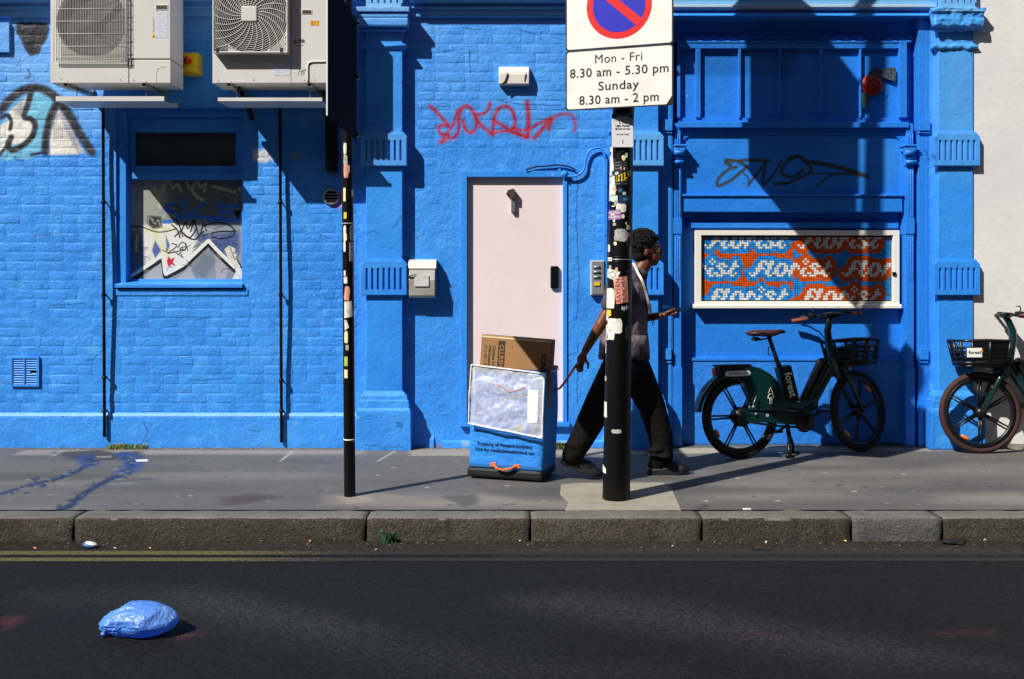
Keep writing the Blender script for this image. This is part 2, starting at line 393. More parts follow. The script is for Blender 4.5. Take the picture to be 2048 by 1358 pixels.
BLUE, BLUE2, BLUE3 = (56, 149, 238), (42, 130, 222), (84, 172, 244)
MB_BLUE = mat('blue_wall_paint', BLUE, .55, var=[(1.3, BLUE2, .35, .75), (7, BLUE3, .56, .8), (60, BLUE2, .5, .9)],
              bump=[(5, .014), (19, .0065), (55, .003), (150, .0012)], img=wall_img, imgmap=WMAP)
M_BRICKP = mat('blue_brick_paint', BLUE, .52, var=[(1.3, BLUE2, .35, .75), (7, BLUE3, .56, .8), (60, BLUE2, .5, .9)],
              bump=[(6, .012), (19, .006), (55, .003), (150, .0012)], img=wall_img, imgmap=WMAP, ivar=.02)
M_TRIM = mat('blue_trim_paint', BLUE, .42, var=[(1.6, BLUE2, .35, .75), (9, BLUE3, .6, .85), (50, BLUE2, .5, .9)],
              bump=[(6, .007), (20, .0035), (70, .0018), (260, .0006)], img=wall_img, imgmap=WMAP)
M_WHITEWALL = mat('white_render', (226, 223, 219), .8, var=[(1.2, (202, 201, 202), .35, .8), (20, (210, 207, 205), .5, .8)], bump=[(26, .0014), (90, .0010)])
M_DARKGLASS = mat('dark_glass', (14, 18, 22), .12, spec=.6)
M_BLACK = mat('black_paint', (9, 9, 10), .4, spec=.25, var=[(20, (20, 20, 21), .55, .8)], bump=[(60, .0008)])
M_WHITEP = mat('white_paint', (226, 222, 212), .45, var=[(8, (200, 196, 186), .5, .8)], bump=[(40, .001)])

# ------------------------------------------------------------ the blue building
building = thing('brick_building', 'bright blue painted brick building with pilasters, pink door and blocked-up shopfront', 'building', (0, WY, 0))
B = building
wall = MB()
def wbox(x0, x1, y0, y1, front=0.0, back=.3, mb=None, mi=0, ch=0):
    (mb or wall).box(X(x0), X(x1), WY-front, WY+back, Z(y1), Z(y0), mi, ch)
GND = 905
wbox(-900, 232, -420, GND); wbox(232, 487, -420, 215); wbox(232, 487, 578, GND)
wbox(487, 922, -420, GND); wbox(922, 1134, -420, 342); wbox(922, 1134, 852, GND); wbox(1134, 1345, -420, GND)
wbox(1345, 1857, -420, 36); wbox(1857, 1938, -420, GND)
wall_o = wall.build('wall', MB_BLUE, B)
# bricks: each one a piece of its own, painted over
def brick_mesh(w, h, seed, proud):
    r = random.Random(seed); j = lambda a: r.uniform(-a, a)
    n = [(-.5, -.5), (0, -.5), (.5, -.5), (.5, 0), (.5, .5), (0, .5), (-.5, .5), (-.5, 0)]
    outer = [(u*(w+.006)+j(.002), 0.0015, v*(h+.006)+j(.0018)) for u, v in n]
    mid = [(u*(w-.004)+j(.002), -proud*.5, v*(h-.004)+j(.0015)) for u, v in n]
    top = [(u*(w-.011-abs(j(.006))), -proud*(1+j(.4)), v*(h-.016-abs(j(.007)))) for u, v in n]
    mb = MB(); vs = outer+mid+top+[(j(.02), -proud*(1+j(.25)), j(.008))]; fs = []
    for k in range(8):
        k2 = (k+1) % 8; fs += [(k, k2, 8+k2, 8+k), (8+k, 8+k2, 16+k2, 16+k), (16+k, 16+k2, 24)]
    mb.add(vs, fs, 0, True); return mb
CH = .0768; BW = .2330
holes = [(218, 500, 200, 600), (880, 1192, 300, 905), (716, 834, -10, 905), (1228, 1400, -10, 905)]
cells = []
row0 = Z(825)
for r_ in range(44):
    z = row0+(r_+.5)*CH; py = HOR-(z-HC)*F/WY
    if py < 40: break
    x = X(-70)-(BW/2 if r_ % 2 else 0)-rng.uniform(0, .02)
    while x < X(1235):
        w = BW if rng.random() > .16 else BW*.5
        a, b = x*F/WY+1024, (x+w)*F/WY+1024
        for h0, h1, t0, t1 in holes:
            if t0 < py < t1:
                if a < h0 < b: b = h0-1
                elif a < h1 < b and a >= h0: a = h1+1
                elif a >= h0 and b <= h1: a = b
        if b-a > 10: cells.append((a, b, py, z))
        x += w
var_m = {}
def bvar(w):
    key = (round(w/.02), rng.integers(0, 5))
    if key not in var_m:
        mb = brick_mesh(round(w/.02)*.02-.009, CH-.009, (key[0]*7+int(key[1])) & 999, .0015)
        var_m[key] = (mb, mb.mesh('brick', M_BRICKP))
    return var_m[key]
def score(c):
    a, b, py, z = c; s = (b-a)
    if a < 700 and py > 225: s += 40
    if py < 225 and a < 700: s -= 60                    # behind the air conditioners
    return s+rng.uniform(0, 3)
cells.sort(key=score, reverse=True)
rest = MB()
flat = lambda a, py: (826 < a < 935 and py > 330 and rng.random() < .75) or (487 < a < 560 and 540 < py < 600)
nb = 0
for a, b, py, z in cells:
    if flat(a, py): continue
    w = (b-a)*WY/F; mb, me = bvar(w); loc = Vector((X((a+b)/2), WY+rng.choice([-.0012, 0, 0, 0, .0004, .0006, .0009, .0011]), z))
    if nb < 296:
        o = bpy.data.objects.new('brick', me); COL.objects.link(o); o.parent = wall_o; o.location = loc-Vector((0, WY, 0))
        o.rotation_euler = (0, rng.uniform(-.008, .008), 0); nb += 1
    else: rest.add([Vector(v)+loc for v in mb.v], mb.f, 0, True)
ro = rest.build('brickwork', M_BRICKP, wall_o, fix=False); ro['kind'] = 'stuff'
# plinth with a sloped top
pl = MB()
def prof_x(mb, x0, x1, prof, mi=0, D=WY, smooth=False):     # prof: (photo row, metres proud)
    poly = [(WY+.02, Z(prof[0][0]))]+[(WY-p, Z(y)) for y, p in prof]+[(WY+.02, Z(prof[-1][0]))]
    mb.prism(poly, X(x0), X(x1), mi, 'YZ', smooth)
prof_x(pl, -900, 722, [(825, .002), (831, .022), (GND, .026)])
prof_x(pl, 826, 868, [(872, .002), (880, .014), (GND, .018)]); prof_x(pl, 884, 1232, [(880, .002), (884, .035), (GND, .04)])
pl.build('plinth', MB_BLUE, B)
# cornice over the brick wall and over the shopfront
co = MB()
CP = [(-420, .05), (-90, .05), (-80, .13), (-4, .135), (3, .125), (9, .10), (10, .05), (15, .045), (16.5, .06), (20, .06), (21, .035), (35, .032), (36.5, .001)]
prof_x(co, -900, 716, CP); prof_x(co, 822, 1232, CP)
CP2 = [(-420, .02), (-60, .03), (6, .035), (7, .05), (12, .055), (14, .075), (19, .08), (22, .06), (24, .03), (27, .03), (28.5, .05), (31, .05), (32, .065), (35.5, .07), (36, .0)]
prof_x(co, 1326, 1866, CP2)
co.build('cornice', M_TRIM, B, bevel=.002)

# ------------------------------------------------------------ pilasters
def pilaster(cx, base, extra_rough=False, hw=36, shift=0):
    root = MB()                                        # the shaft carries the rest as sub-parts
    root.box(X(cx-hw), X(cx+hw), WY-base, WY+.05, Z(GND), Z(0))
    p = root.build('pilaster', M_TRIM, B, bevel=.006)
    def block(y0, y1, n=7, w=46, pr=.032, name='fluted_block'):
        m = MB(); b0 = base+pr-.016; f = base+pr
        m.prism([(X(cx-w), Z(y0+9)), (X(cx-w), Z(y1)), (X(cx+w), Z(y1)), (X(cx+w), Z(y0+9)), (X(cx+w-8), Z(y0)), (X(cx-w+8), Z(y0))], WY-b0, WY-base+.02)
        gy0, gy1 = y0+17, y1-11; pitch = (2*w-14)/n
        for k in range(n+1):
            xa = cx-w+7+pitch*k-pitch*.3+(0 if k else -2); xb = cx-w+7+pitch*k+pitch*.3+(0 if k < n else 2)
            m.box(X(xa), X(xb), WY-f+.001, WY-b0+.004, Z(gy1), Z(gy0))
        m.box(X(cx-w+.8), X(cx+w-.8), WY-f, WY-b0+.004, Z(y1-.8), Z(gy1)); m.prism([(X(cx-w+1), Z(y0+10)), (X(cx-w+1), Z(gy0)), (X(cx+w-1), Z(gy0)), (X(cx+w-1), Z(y0+10)), (X(cx+w-8), Z(y0+4)), (X(cx-w+8), Z(y0+4))], WY-f, WY-b0+.004)
        m.box(X(cx-w+1), X(cx-w+6), WY-f, WY-b0+.004, Z(gy1), Z(gy0)); m.box(X(cx+w-6), X(cx+w-1), WY-f, WY-b0+.004, Z(gy1), Z(gy0))
        m.build(name, M_TRIM, p, bevel=.0025)
    block(267+shift, 335+shift); block(519, 590)
    c = MB()
    def ring(y0, y1, w, pr):
        zs = np.linspace(Z(y0), Z(y1), 7); 
        n = 16; vs, fs = [], []
        for i, z in enumerate(zs):
            t = i/6; k = math.sin(PI*t)**.6 if 0 < i < 6 else 0; e = pr*k
            W = X(cx+hw)-X(cx)+ (w-hw)*WY/F*k
            vs += [(X(cx)-W, WY-base-e*1.0, z), (X(cx)+W, WY-base-e*1.0, z), (X(cx)+W, WY-base+.12, z), (X(cx)-W, WY-base+.12, z)]
        for i in range(6):
            for k in range(4): fs.append((i*4+k, i*4+(k+1) % 4, (i+1)*4+(k+1) % 4, (i+1)*4+k))
        fs += [(0, 1, 2, 3), (24, 27, 26, 25)]
        c.add(vs, fs, 0, True)
    ring(91, 105, 45, .022)
    for y0, y1, w, pr in ((24, 34, 52, .085), (34.5, 44, 49, .07), (44.5, 62, 50, .075), (62, 69, 44, .03)):
        c.box(X(cx-w), X(cx+w), WY-base-pr, WY-base+.02, Z(y1), Z(y0), 0, .006 if y0 < 44 else .014)
    co_ = c.build('capital', M_TRIM, p)
    if extra_rough:
        sb = co_.modifiers.new('rough', 'REMESH'); sb.mode = 'VOXEL'; sb.voxel_size = .008; sb.use_smooth_shade = True
        tx = bpy.data.textures.new('wear', 'CLOUDS'); tx.noise_scale = .07
        dm = co_.modifiers.new('wear', 'DISPLACE'); dm.texture = tx; dm.strength = .035; dm.mid_level = .55
    f = MB(); f.box(X(cx-35), X(cx+35), WY-base-.018, WY-base+.02, Z(23.8), Z(-420))
    for k in range(6):
        xa = cx-33+k*12.4; f.box(X(xa), X(xa+8.6), WY-base-.034, WY-base-.01, Z(14), Z(-100))
    f.box(X(cx-34.6), X(cx+34.6), WY-base-.0345, WY-base-.01, Z(23.4), Z(13.9))
    f.build('fluted_frieze', M_TRIM, p, bevel=.002)
    q = MB()
    prof = [(779, base+.001), (789, base+.022), (796, base+.024), (798, base+.03), (812, base+.034), (817, base+.05), (822, base+.052), (GND, base+.055)]
    wid = [hw+1, hw+10, hw+11, hw+13, hw+15, hw+17, hw+18, hw+18.5]
    vs, fs = [], []
    for (y, pr), w in zip(prof, wid):
        vs += [(X(cx-w), WY-pr, Z(y)), (X(cx+w), WY-pr, Z(y)), (X(cx+w), WY+.02, Z(y)), (X(cx-w), WY+.02, Z(y))]
    for i in range(len(prof)-1):
        for k in range(4): fs.append((i*4+k, i*4+(k+1) % 4, (i+1)*4+(k+1) % 4, (i+1)*4+k))
    fs += [(0, 1, 2, 3)]; q.add(vs, fs, 0)
    q.build('pedestal', MB_BLUE, p, bevel=.006)
    return p
p1 = pilaster(771, .085); p1['label'] = 'blue pilaster left of the pink door'
p2 = pilaster(1278, .085); p2['label'] = 'blue pilaster behind the lamp post'
p3 = pilaster(1902, .085, True, 35); p3['label'] = 'blue pilaster with broken capital beside the white wall'

# ------------------------------------------------------------ window
cv = Canvas(700, 610, lambda x, y: ((x-248)*3, (y-357)*3), 'board_paint'); cv.sc = 3
cv.poly([(240, 350), (490, 350), (490, 570), (240, 570)], (112, 118, 116), 1)
cv.poly([(240, 350), (330, 350), (340, 440), (240, 470)], (165, 168, 156), .8, 40)
cv.poly([(330, 350), (490, 350), (490, 430), (330, 430)], (96, 102, 98), .9, 50)
cv.poly([(360, 445), (490, 440), (490, 530), (400, 530)], (142, 150, 158), .85, 40)
cv.poly([(372, 472), (470, 462), (470, 500), (440, 516), (404, 486)], (46, 66, 128), .75, 16, rough=4)
cv.poly([(246, 480), (330, 460), (340, 540), (246, 545)], (84, 98, 140), .6, 30)
cv.poly([(272, 450), (330, 440), (375, 455), (385, 480), (372, 520), (330, 545), (300, 520), (280, 540)], (232, 232, 226), .92, 12, rough=4)
for pts in ([(284, 450), (300, 470), (288, 520)], [(300, 455), (312, 500), (300, 530)], [(320, 460), (322, 500), (330, 520)], [(280, 462), (320, 455), (345, 462)], [(264, 470), (262, 500)], [(306, 495), (318, 490), (330, 500)]):
    cv.stroke(pts, 7, (216, 212, 160), .7, 4)
cv.poly([(300, 480), (312, 500), (300, 516), (294, 500)], (60, 80, 160), .85, 4); cv.poly([(322, 470), (330, 490), (324, 505)], (60, 80, 170), .8, 4)
cv.poly([(248, 372), (262, 375), (270, 430), (250, 440)], (190, 192, 178), .5, 14)
for pts in ([(316, 378), (320, 364), (330, 362), (336, 374), (346, 366), (352, 380)], [(364, 362), (372, 376), (384, 362), (392, 372), (402, 364), (400, 380)], [(416, 370), (440, 376), (462, 382)], [(376, 380), (386, 392), (398, 398)], [(298, 374), (306, 392), (308, 412)], [(470, 375), (472, 377)]):
    cv.stroke(pts, 6.5, (182, 188, 130), .85, 2.5)
SB = (44, 104, 186)
for pts in ([(346, 404), (328, 408), (320, 416), (340, 424), (352, 432), (336, 440), (318, 442)], [(360, 398), (362, 420), (368, 434)], [(398, 406), (380, 420), (364, 434)], [(352, 430), (390, 432), (420, 434)], [(432, 404), (430, 434), (410, 438)], [(428, 408), (446, 412), (464, 410)], [(430, 422), (458, 424)], [(428, 436), (450, 438), (470, 436)]):
    cv.stroke(pts, 8, SB, .92, 2.5)
cv.poly([(285, 430), (312, 432), (314, 452), (296, 456), (284, 446)], (30, 24, 24), .8, 8)
cv.stroke([(248, 452), (270, 452), (300, 462), (320, 462), (344, 456)], 2.2, BLK, .95, 1)
for pts in ([(334, 448), (346, 460), (350, 474)], [(344, 438), (350, 452), (356, 472)], [(352, 466), (362, 442), (366, 456), (378, 438), (372, 462)], [(352, 460), (370, 474), (384, 456)], [(380, 440), (390, 470), (398, 446), (404, 460)], [(360, 470), (380, 478), (398, 462)], [(396, 452), (420, 444), (444, 446), (460, 458), (458, 470), (440, 476), (416, 474)], [(340, 472), (350, 462)], [(396, 470), (430, 462), (462, 462)]):
    cv.stroke(pts, 2.8, BLK, .95, 1)
for pts in ([(334, 486), (344, 490), (334, 500), (326, 506), (346, 502), (356, 498)], [(346, 494), (354, 484), (362, 488), (360, 500), (350, 496), (362, 492)], [(362, 486), (366, 500)]):
    cv.stroke(pts, 2, BLK, .95, 1)
cv.poly([(326, 512), (332, 518), (340, 514), (336, 524), (342, 532), (332, 528), (328, 536), (324, 524)], (200, 30, 44), .95, 1)
GR = (132, 138, 142)
cv.poly([(250, 560), (250, 556), (314, 514), (320, 552), (408, 488), (480, 552), (486, 575), (250, 575)], GR, 1, 2)
cv.poly([(280, 552), (310, 522), (318, 560), (280, 570)], (168, 172, 174), .9, 4); cv.poly([(340, 560), (372, 532), (384, 566), (340, 570)], (170, 172, 176), .8, 5)
cv.poly([(420, 500), (450, 530), (440, 570), (424, 570)], (172, 166, 166), .8, 4); cv.poly([(400, 505), (425, 520), (400, 560), (375, 540)], (96, 110, 122), .6, 12)
ZZ = [(240, 562), (316, 512), (320, 546), (322, 550), (356, 532), (408, 482), (428, 504), (474, 548)]
cv.stroke([(x, y+5) for x, y in ZZ], 9, BLK, 1, 1.2, smooth=False); cv.stroke([(x, y-2) for x, y in ZZ], 7.5, (226, 226, 220), 1, 1.2, smooth=False)
cv.stroke([(456, 506), (470, 530), (484, 560)], 7, BLK, .95, 1.5)
cv.poly([(440, 498), (450, 490), (462, 496), (466, 520), (480, 548), (472, 568), (452, 572), (464, 540), (450, 520)], (222, 216, 190), .95, 2, rough=2)
for k in range(70):
    x = 452+rng.uniform(-6, 14); y = rng.uniform(498, 540); cv.poly([(x-.8, y), (x, y-1), (x+.8, y)], (70, 60, 50), .7, 1)
cv.poly([(460, 418), (474, 420), (470, 434), (462, 430)], (12, 12, 30), .95, 1.5); cv.stroke([(462, 396), (464, 404)], 2, (190, 180, 176), .9, 1, smooth=False)
for pts in ([(262, 402), (272, 410), (264, 424), (254, 430)], [(260, 420), (274, 416)], [(292, 436), (300, 446), (306, 438), (310, 450)]):
    cv.stroke(pts, 2, (170, 190, 190), .8, 1)
for k in range(46):
    x, y = rng.uniform(255, 470), rng.uniform(365, 545); cv.stroke([(x+rng.normal(0, 7), y+rng.normal(0, 6)) for _ in range(4)], rng.uniform(.8, 2.6), [(190, 196, 186), (60, 66, 72), (206, 206, 170), (84, 120, 170), (30, 30, 34)][int(rng.integers(0, 5))], .5, 1.5)
for k in range(60):
    x = rng.uniform(300, 470); y = rng.uniform(380, 560); cv.poly([(x-1, y), (x, y-1), (x+1, y), (x, y+1)], (200, 205, 200), .6, 1.5)
board_img = cv.image()
BY = WY+.115
kx = F/WY; BMAP = ((0, kx*3/700, (1024-248)*3/700), (2, kx*3/610, 1-(HOR+HC*kx-357)*3/610))
M_BOARD = mat('painted_board', (110, 115, 112), .45, img=board_img, imgmap=BMAP, bump=[(60, .001)])
wf = MB()
wbox(232, 250, 215, 568, -.02, .2, wf); wbox(481, 487, 215, 568, -.04, .2, wf)
wbox(250.2, 480.8, 214, 232, -.05, .2, wf); wbox(250.2, 480.8, 344, 356.5, -.055, .2, wf); wbox(250.2, 480.8, 558, 575, -.09, .2, wf)
wbox(251, 262, 232.2, 343.8, -.075, .2, wf); wbox(466, 480, 232.2, 343.8, -.075, .2, wf); wbox(262.2, 465.8, 330, 343.6, -.075, .2, wf); wbox(262.2, 465.8, 232.4, 262, -.075, .2, wf)
win = wf.build('window', M_TRIM, B, bevel=.003)
MB().box(X(247), X(484), BY, BY+.02, Z(560), Z(354)).build('painted_board', M_BOARD, win)
MB().box(X(260), X(468), BY, BY+.01, Z(333), Z(258)).build('upper_pane', mat('painted_over_glass', (56, 66, 68), .45, var=[(7, (76, 84, 80), .5, .8)]), win)
MB().box(X(225), X(495), BY+.08, BY+.1, Z(590), Z(205)).build('back_panel', M_BLACK, win)
MB().prism([(WY-.03, Z(568)), (WY-.03, Z(575.5)), (WY+.12, Z(575.5)), (WY+.12, Z(560.5))], X(232.3), X(486.7), 0, 'YZ').build('window_sill', M_TRIM, win, bevel=.003)
MB().box(X(228), X(496), WY-.007, WY+.05, Z(591), Z(578.5), 0, .003).build('sill_band', MB_BLUE, win)

# ------------------------------------------------------------ door
M_PINK = mat('pale_pink_door_paint', (233, 217, 216), .5, var=[(2, (224, 209, 209), .4, .8), (11, (212, 200, 198), .62, .85, (1, 1, .3))], bump=[(200, .0006)])
dr = MB().box(X(930), X(1130), WY+.032, WY+.07, Z(845), Z(350)).build('door', M_PINK, B); dr['label'] = 'pale pink flush door'
fr = MB()
fr.box(X(922), X(934), WY-.012, WY+.09, Z(843), Z(342)); fr.box(X(1126), X(1134), WY-.012, WY+.09, Z(843), Z(342)); fr.box(X(934.1), X(1125.9), WY-.012, WY+.09, Z(354), Z(342))
fr.build('door_frame', M_TRIM, dr, bevel=.002)
MB().box(X(919), X(1139), WY-.045, WY+.09, Z(852), Z(843.4), 0, .003).build('door_sill', M_TRIM, dr)
MB().box(X(1101), X(1117.5), WY+.004, WY+.033, Z(577), Z(532), 0, .010).build('pull_handle', M_BLACK, dr)
hk = MB(); hk.box(X(1022), X(1030), WY+.0, WY+.033, Z(424), Z(396), 1, .003); hk.prism([(X(1012), Z(388)), (X(1016), Z(380)), (X(1026), Z(377.5)), (X(1030), Z(380)), (X(1030), Z(398)), (X(1021), Z(396)), (X(1019), Z(388))], WY-.02, WY+.033)
hk.build('door_fitting', [mat('dull_bronze', (70, 62, 52), .5), mat('worn_chrome', (170, 172, 172), .3, .7)], dr, bevel=.003)

# ------------------------------------------------------------ blocked-up shopfront
sf = MB(); R = .115
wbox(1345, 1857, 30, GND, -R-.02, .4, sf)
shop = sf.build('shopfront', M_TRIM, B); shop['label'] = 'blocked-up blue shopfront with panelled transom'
def S(name, *boxes, bevel=.003, m=None):
    mb = MB()
    for x0, x1, y0, y1, f, b in boxes: mb.box(X(x0), X(x1), WY+f, WY+b, Z(y1), Z(y0))
    return mb.build(name, m or M_TRIM, shop, bevel=bevel)
S('transom_board', (1360, 1812, 84, 240, .074, R+.03), bevel=0); S('tag_panel', (1360, 1812, 262, 392, .058, R+.03), bevel=0)
S('head_board', (1345, 1857, 30, 80, .10, R+.03), bevel=0)
S('transom_rail', (1362, 1810, 84, 95, .034, R+.03), (1362, 1810, 80.5, 83.7, .028, R+.03))
S('transom_base', (1359, 1816, 234, 244, .05, R+.03), (1356, 1818, 244.2, 255, .0, R+.03), (1359, 1815, 255.2, 262, .045, R+.03))
for a, b in ((1393, 1403), (1479, 1484), (1560, 1565), (1643, 1648), (1722, 1726)):
    S('mullion', (a, b, 95.2, 233.8, .036, R+.03))
S('side_stile', (1801, 1816, 80, 234, .02, R+.03)); S('side_stile', (1356, 1362, 80, 234, .03, R+.03))
# carved scroll strip
sc = MB()
x = 1380
while x < 1808:
    pts = [(x, 82), (x+4, 76), (x+9, 80), (x+14, 78), (x+20, 73.5), (x+26, 76), (x+22, 79)]
    sc.tube([P(a, b, WY+.055) for a, b in smooth_path(pts, 3)], .006, 5); sc.tube([P(a, b, WY+.05) for a, b in ((x+2, 78), (x+6, 74), (x+8, 78))], .005, 5)
    sc.box(X(x+18), X(x+27), WY+.045, WY+.09, Z(82), Z(78), 0, .003); x += 28
S('scroll_backing', (1376, 1812, 71, 84, .066, R+.03)); sc.build('carved_scroll', M_TRIM, shop)
# arched panel surround: a board with the rounded-corner opening left out
def arch_board(name, x0, x1, y0, y1, ox0, ox1, oy0, r, f, b):
    mb = MB(); N_ = 8; pl_, pr_ = [], []
    for k in range(N_+1):
        a = PI/2*k/N_; pl_.append((ox0+r-r*math.cos(a), oy0+r*.8-r*.8*math.sin(a))); pr_.append((ox1-r+r*math.sin(a), oy0+r*.8-r*.8*math.cos(a)))
    inner = [(ox0, y1)]+pl_+pr_+[(ox1, y1)]
    outer = [(x0, y1), (x0, y0), (x1, y0), (x1, y1)]
    poly = [(X(a), Z(c)) for a, c in outer+inner[::-1]]
    mb.prism(poly, WY+f, WY+b); return mb.build(name, M_TRIM, shop, bevel=.002)
arch_board('arched_surround', 1358, 1820, 262.3, 387.5, 1367, 1807, 268, 26, .045, R+.03)
S('apron_ledge', (1364, 1810, 387.8, 392, .02, R+.03), (1366, 1808, 392.2, 423, .035, R+.03))
S('apron_rail', (1378, 1806, 444, 455, R-.02, R+.04))
S('lower_rail', (1362, 1812, 718, 724, R-.012, R+.04)); S('lower_panel', (1362, 1812, 724.2, GND, R-.004, R+.04), m=MB_BLUE, bevel=0)
# side posts, slim columns with capitals
def side(xa, xb, ca, cb, flip):
    o = S('flat_post', (xa, xb, 36.5, GND, -.004 if not flip else .0, .2))
    S('post_block', (xa-1, xb+1, 240, 262, -.028, .05), (xa-1, xb+1, 263, 267, -.018, .05)); S('post_foot_block', (xa+1, xb-1, 697, 719, -.024, .05), (xa+1, xb-1, 722, 726, -.014, .05))
    col = MB(); m = (ca+cb)/2; h = (cb-ca)/2
    col.box(X(ca), X(cb), WY+.012, WY+.2, Z(GND), Z(331)); col.box(X(ca-1), X(cb+1), WY+.006, WY+.2, Z(468), Z(436)); col.box(X(ca-1.5), X(cb+1.5), WY+.004, WY+.2, Z(GND), Z(735))
    for k in (-1, 0, 1):
        cx_ = m+k*h*.56
        for y0, y1 in ((338, 434), (474, 560)): col.tube([P(cx_, y0, WY+.013), P(cx_, y1, WY+.013)], .0058, 6)
        col.tube([P(cx_, 268, WY+.016), P(cx_, 288, WY+.016)], .0058, 6)
    col.box(X(ca+1), X(cb-1), WY+.016, WY+.2, Z(290), Z(246))
    cc = col.build('slim_column', M_TRIM, shop, bevel=.002)
    # capital is joined to the column as its upper end
    cp = MB(); e = 9 if not flip else -9
    cp.box(X(ca-2 if not flip else ca-9), X(cb+9 if not flip else cb+2), WY-.05, WY+.15, Z(294), Z(290), 0, .004)
    cp.box(X(ca-1 if not flip else ca-7), X(cb+7 if not flip else cb+1), WY-.042, WY+.15, Z(304), Z(294.5), 0, .010)
    cp.tube([P(ca-4 if flip else ca, 305, WY-.02), P(cb if flip else cb+6, 305, WY-.02)], .026, 10)
    cp.tube([P(ca-1, 315, WY-.0), P(cb+2, 315, WY-.0)], .016, 10); cp.tube([P(ca-2, 324, WY-.008), P(cb+4, 324, WY-.008)], .017, 10); cp.box(X(ca-2), X(cb+3), WY-.01, WY+.15, Z(331), Z(327), 0, .004)
    cp.build('column_capital', M_TRIM, shop)
side(1322, 1343, 1348, 1363, False); side(1837, 1856, 1813, 1829, True)

# mosaic sign in a white frame, fixed to the shopfront
mos = thing('mosaic_sign', 'orange, blue and white tile mosaic sign lettered florist in a white frame', 'sign', (X(1600), WY+R, Z(618)))
M_FRAME = mat('white_frame_paint', (228, 224, 212), .5, var=[(25, (170, 168, 158), .62, .8)], bump=[(40, .001)])
m = MB(); ff = WY+R-.045
m.box(X(1394), X(1806), ff, WY+R+.01, Z(470), Z(460)); m.box(X(1394), X(1406), ff, WY+R+.01, Z(603), Z(470.1)); m.box(X(1793), X(1806), ff, WY+R+.01, Z(603), Z(470.1)); m.box(X(1394), X(1806), ff, WY+R+.01, Z(609), Z(603.1))
m.build('frame', M_FRAME, mos, bevel=.003)
MB().prism([(ff-.025, Z(617)), (ff-.025, Z(611)), (ff-.004, Z(608.8)), (WY+R+.01, Z(608.8)), (WY+R+.01, Z(617))], X(1390), X(1808), 0, 'YZ').build('lower_ledge', M_FRAME, mos, bevel=.002)
MB().box(X(1405), X(1794), WY+R-.008, WY+R+.01, Z(604), Z(469)).build('backing', mat('dark_grout', (46, 40, 40), .8), mos)
MB().box(X(1791), X(1798), ff-.012, ff+.002, Z(551), Z(544), 0, .002).build('frame_latch', M_BLACK, mos)
W_ = {9: [24], 10: [5, 6, 7, 9, 10, 23, 25, 34], 11: [4, 5, 7, 8, 9, 10, 13, 14, 15, 19, 20, 24, 27, 28, 29, 33, 34],
      12: [4, 5, 8, 9, 12, 13, 15, 16, 18, 19, 20, 21, 26, 27, 29, 30, 33, 34, 35], 13: [3, 4, 5, 6, 8, 9, 11, 12, 15, 16, 18, 19, 21, 23, 24, 27, 28, 32, 33],
      14: [3, 4, 7, 8, 11, 12, 15, 16, 17, 18, 22, 23, 28, 29, 31, 32], 15: [0, 2, 3, 7, 8, 10, 11, 12, 14, 15, 17, 18, 22, 23, 25, 26, 28, 29, 30, 31, 32, 34],
      16: [1, 2, 8, 9, 12, 13, 14, 17, 23, 24, 26, 27, 28, 32, 33]}
NC, NR = 81, 27; g = np.zeros((NR+8, NC+8), bool)
for dr_, starts in ((-12, (1, 41, -39)), (0, (-20, 20, 60)), (12, (1, 41))):
    for st in starts:
        for r_, cs in W_.items():
            for c_ in cs:
                a, b = r_+dr_+4, c_+st+4
                if 0 <= a < NR+8 and 0 <= b < NC+8: g[a, b] = True
halo = np.zeros_like(g)
for dy in range(-2, 3):
    for dx in range(-2, 3):
        if dx*dx+dy*dy <= 5: halo |= np.roll(np.roll(g, dy, 0), dx, 1)
tm = [MB(), MB(), MB()]
x0, y0, pt = 1408.6, 473.4, 4.72
for r_ in range(NR):
    for c_ in range(NC):
        w_ = g[r_+4, c_+4]; h_ = halo[r_+4, c_+4]; k = 0 if w_ else (1 if (h_ ^ (c_ >= 39)) else 2)
        a = x0+c_*pt; b = y0+r_*pt; pr = rng.uniform(.014, .0165); e = .35
        tm[k].box(X(a+e), X(a+pt-e), WY+R-pr, WY+R-.007, Z(b+pt-e), Z(b+e), k)
def cellvar(col, d):
    def ex(nt, bs):
        geo = nt.nodes.new('ShaderNodeNewGeometry'); mp = nt.nodes.new('ShaderNodeMapping'); k = F/WY/4.72
        mp.inputs['Scale'].default_value = (k, 0.001, k); wnn = nt.nodes.new('ShaderNodeTexWhiteNoise')
        sn = nt.nodes.new('ShaderNodeVectorMath'); sn.operation = 'FLOOR'
        nt.links.new(geo.outputs['Position'], mp.inputs[0]); nt.links.new(mp.outputs[0], sn.inputs[0]); nt.links.new(sn.outputs[0], wnn.inputs['Vector'])
        hv = nt.nodes.new('ShaderNodeHueSaturation'); hv.inputs['Color'].default_value = (*s2l(col), 1)
        mr = nt.nodes.new('ShaderNodeMapRange'); mr.inputs[3].default_value = 1-d; mr.inputs[4].default_value = 1+d
        nt.links.new(wnn.outputs['Value'], mr.inputs[0]); nt.links.new(mr.outputs[0], hv.inputs['Value']); nt.links.new(hv.outputs[0], bs.inputs['Base Color'])
    return ex
mo_m = [mat('white_tile', (216, 218, 214), .3, extra=cellvar((216, 218, 214), .08)), mat('blue_tile', (40, 134, 212), .3, extra=cellvar((40, 134, 212), .3)), mat('orange_tile', (206, 82, 22), .3, extra=cellvar((206, 82, 22), .2))]
to = merge(*tm).build('mosaic_tiles', mo_m, mos); to['kind'] = 'stuff'

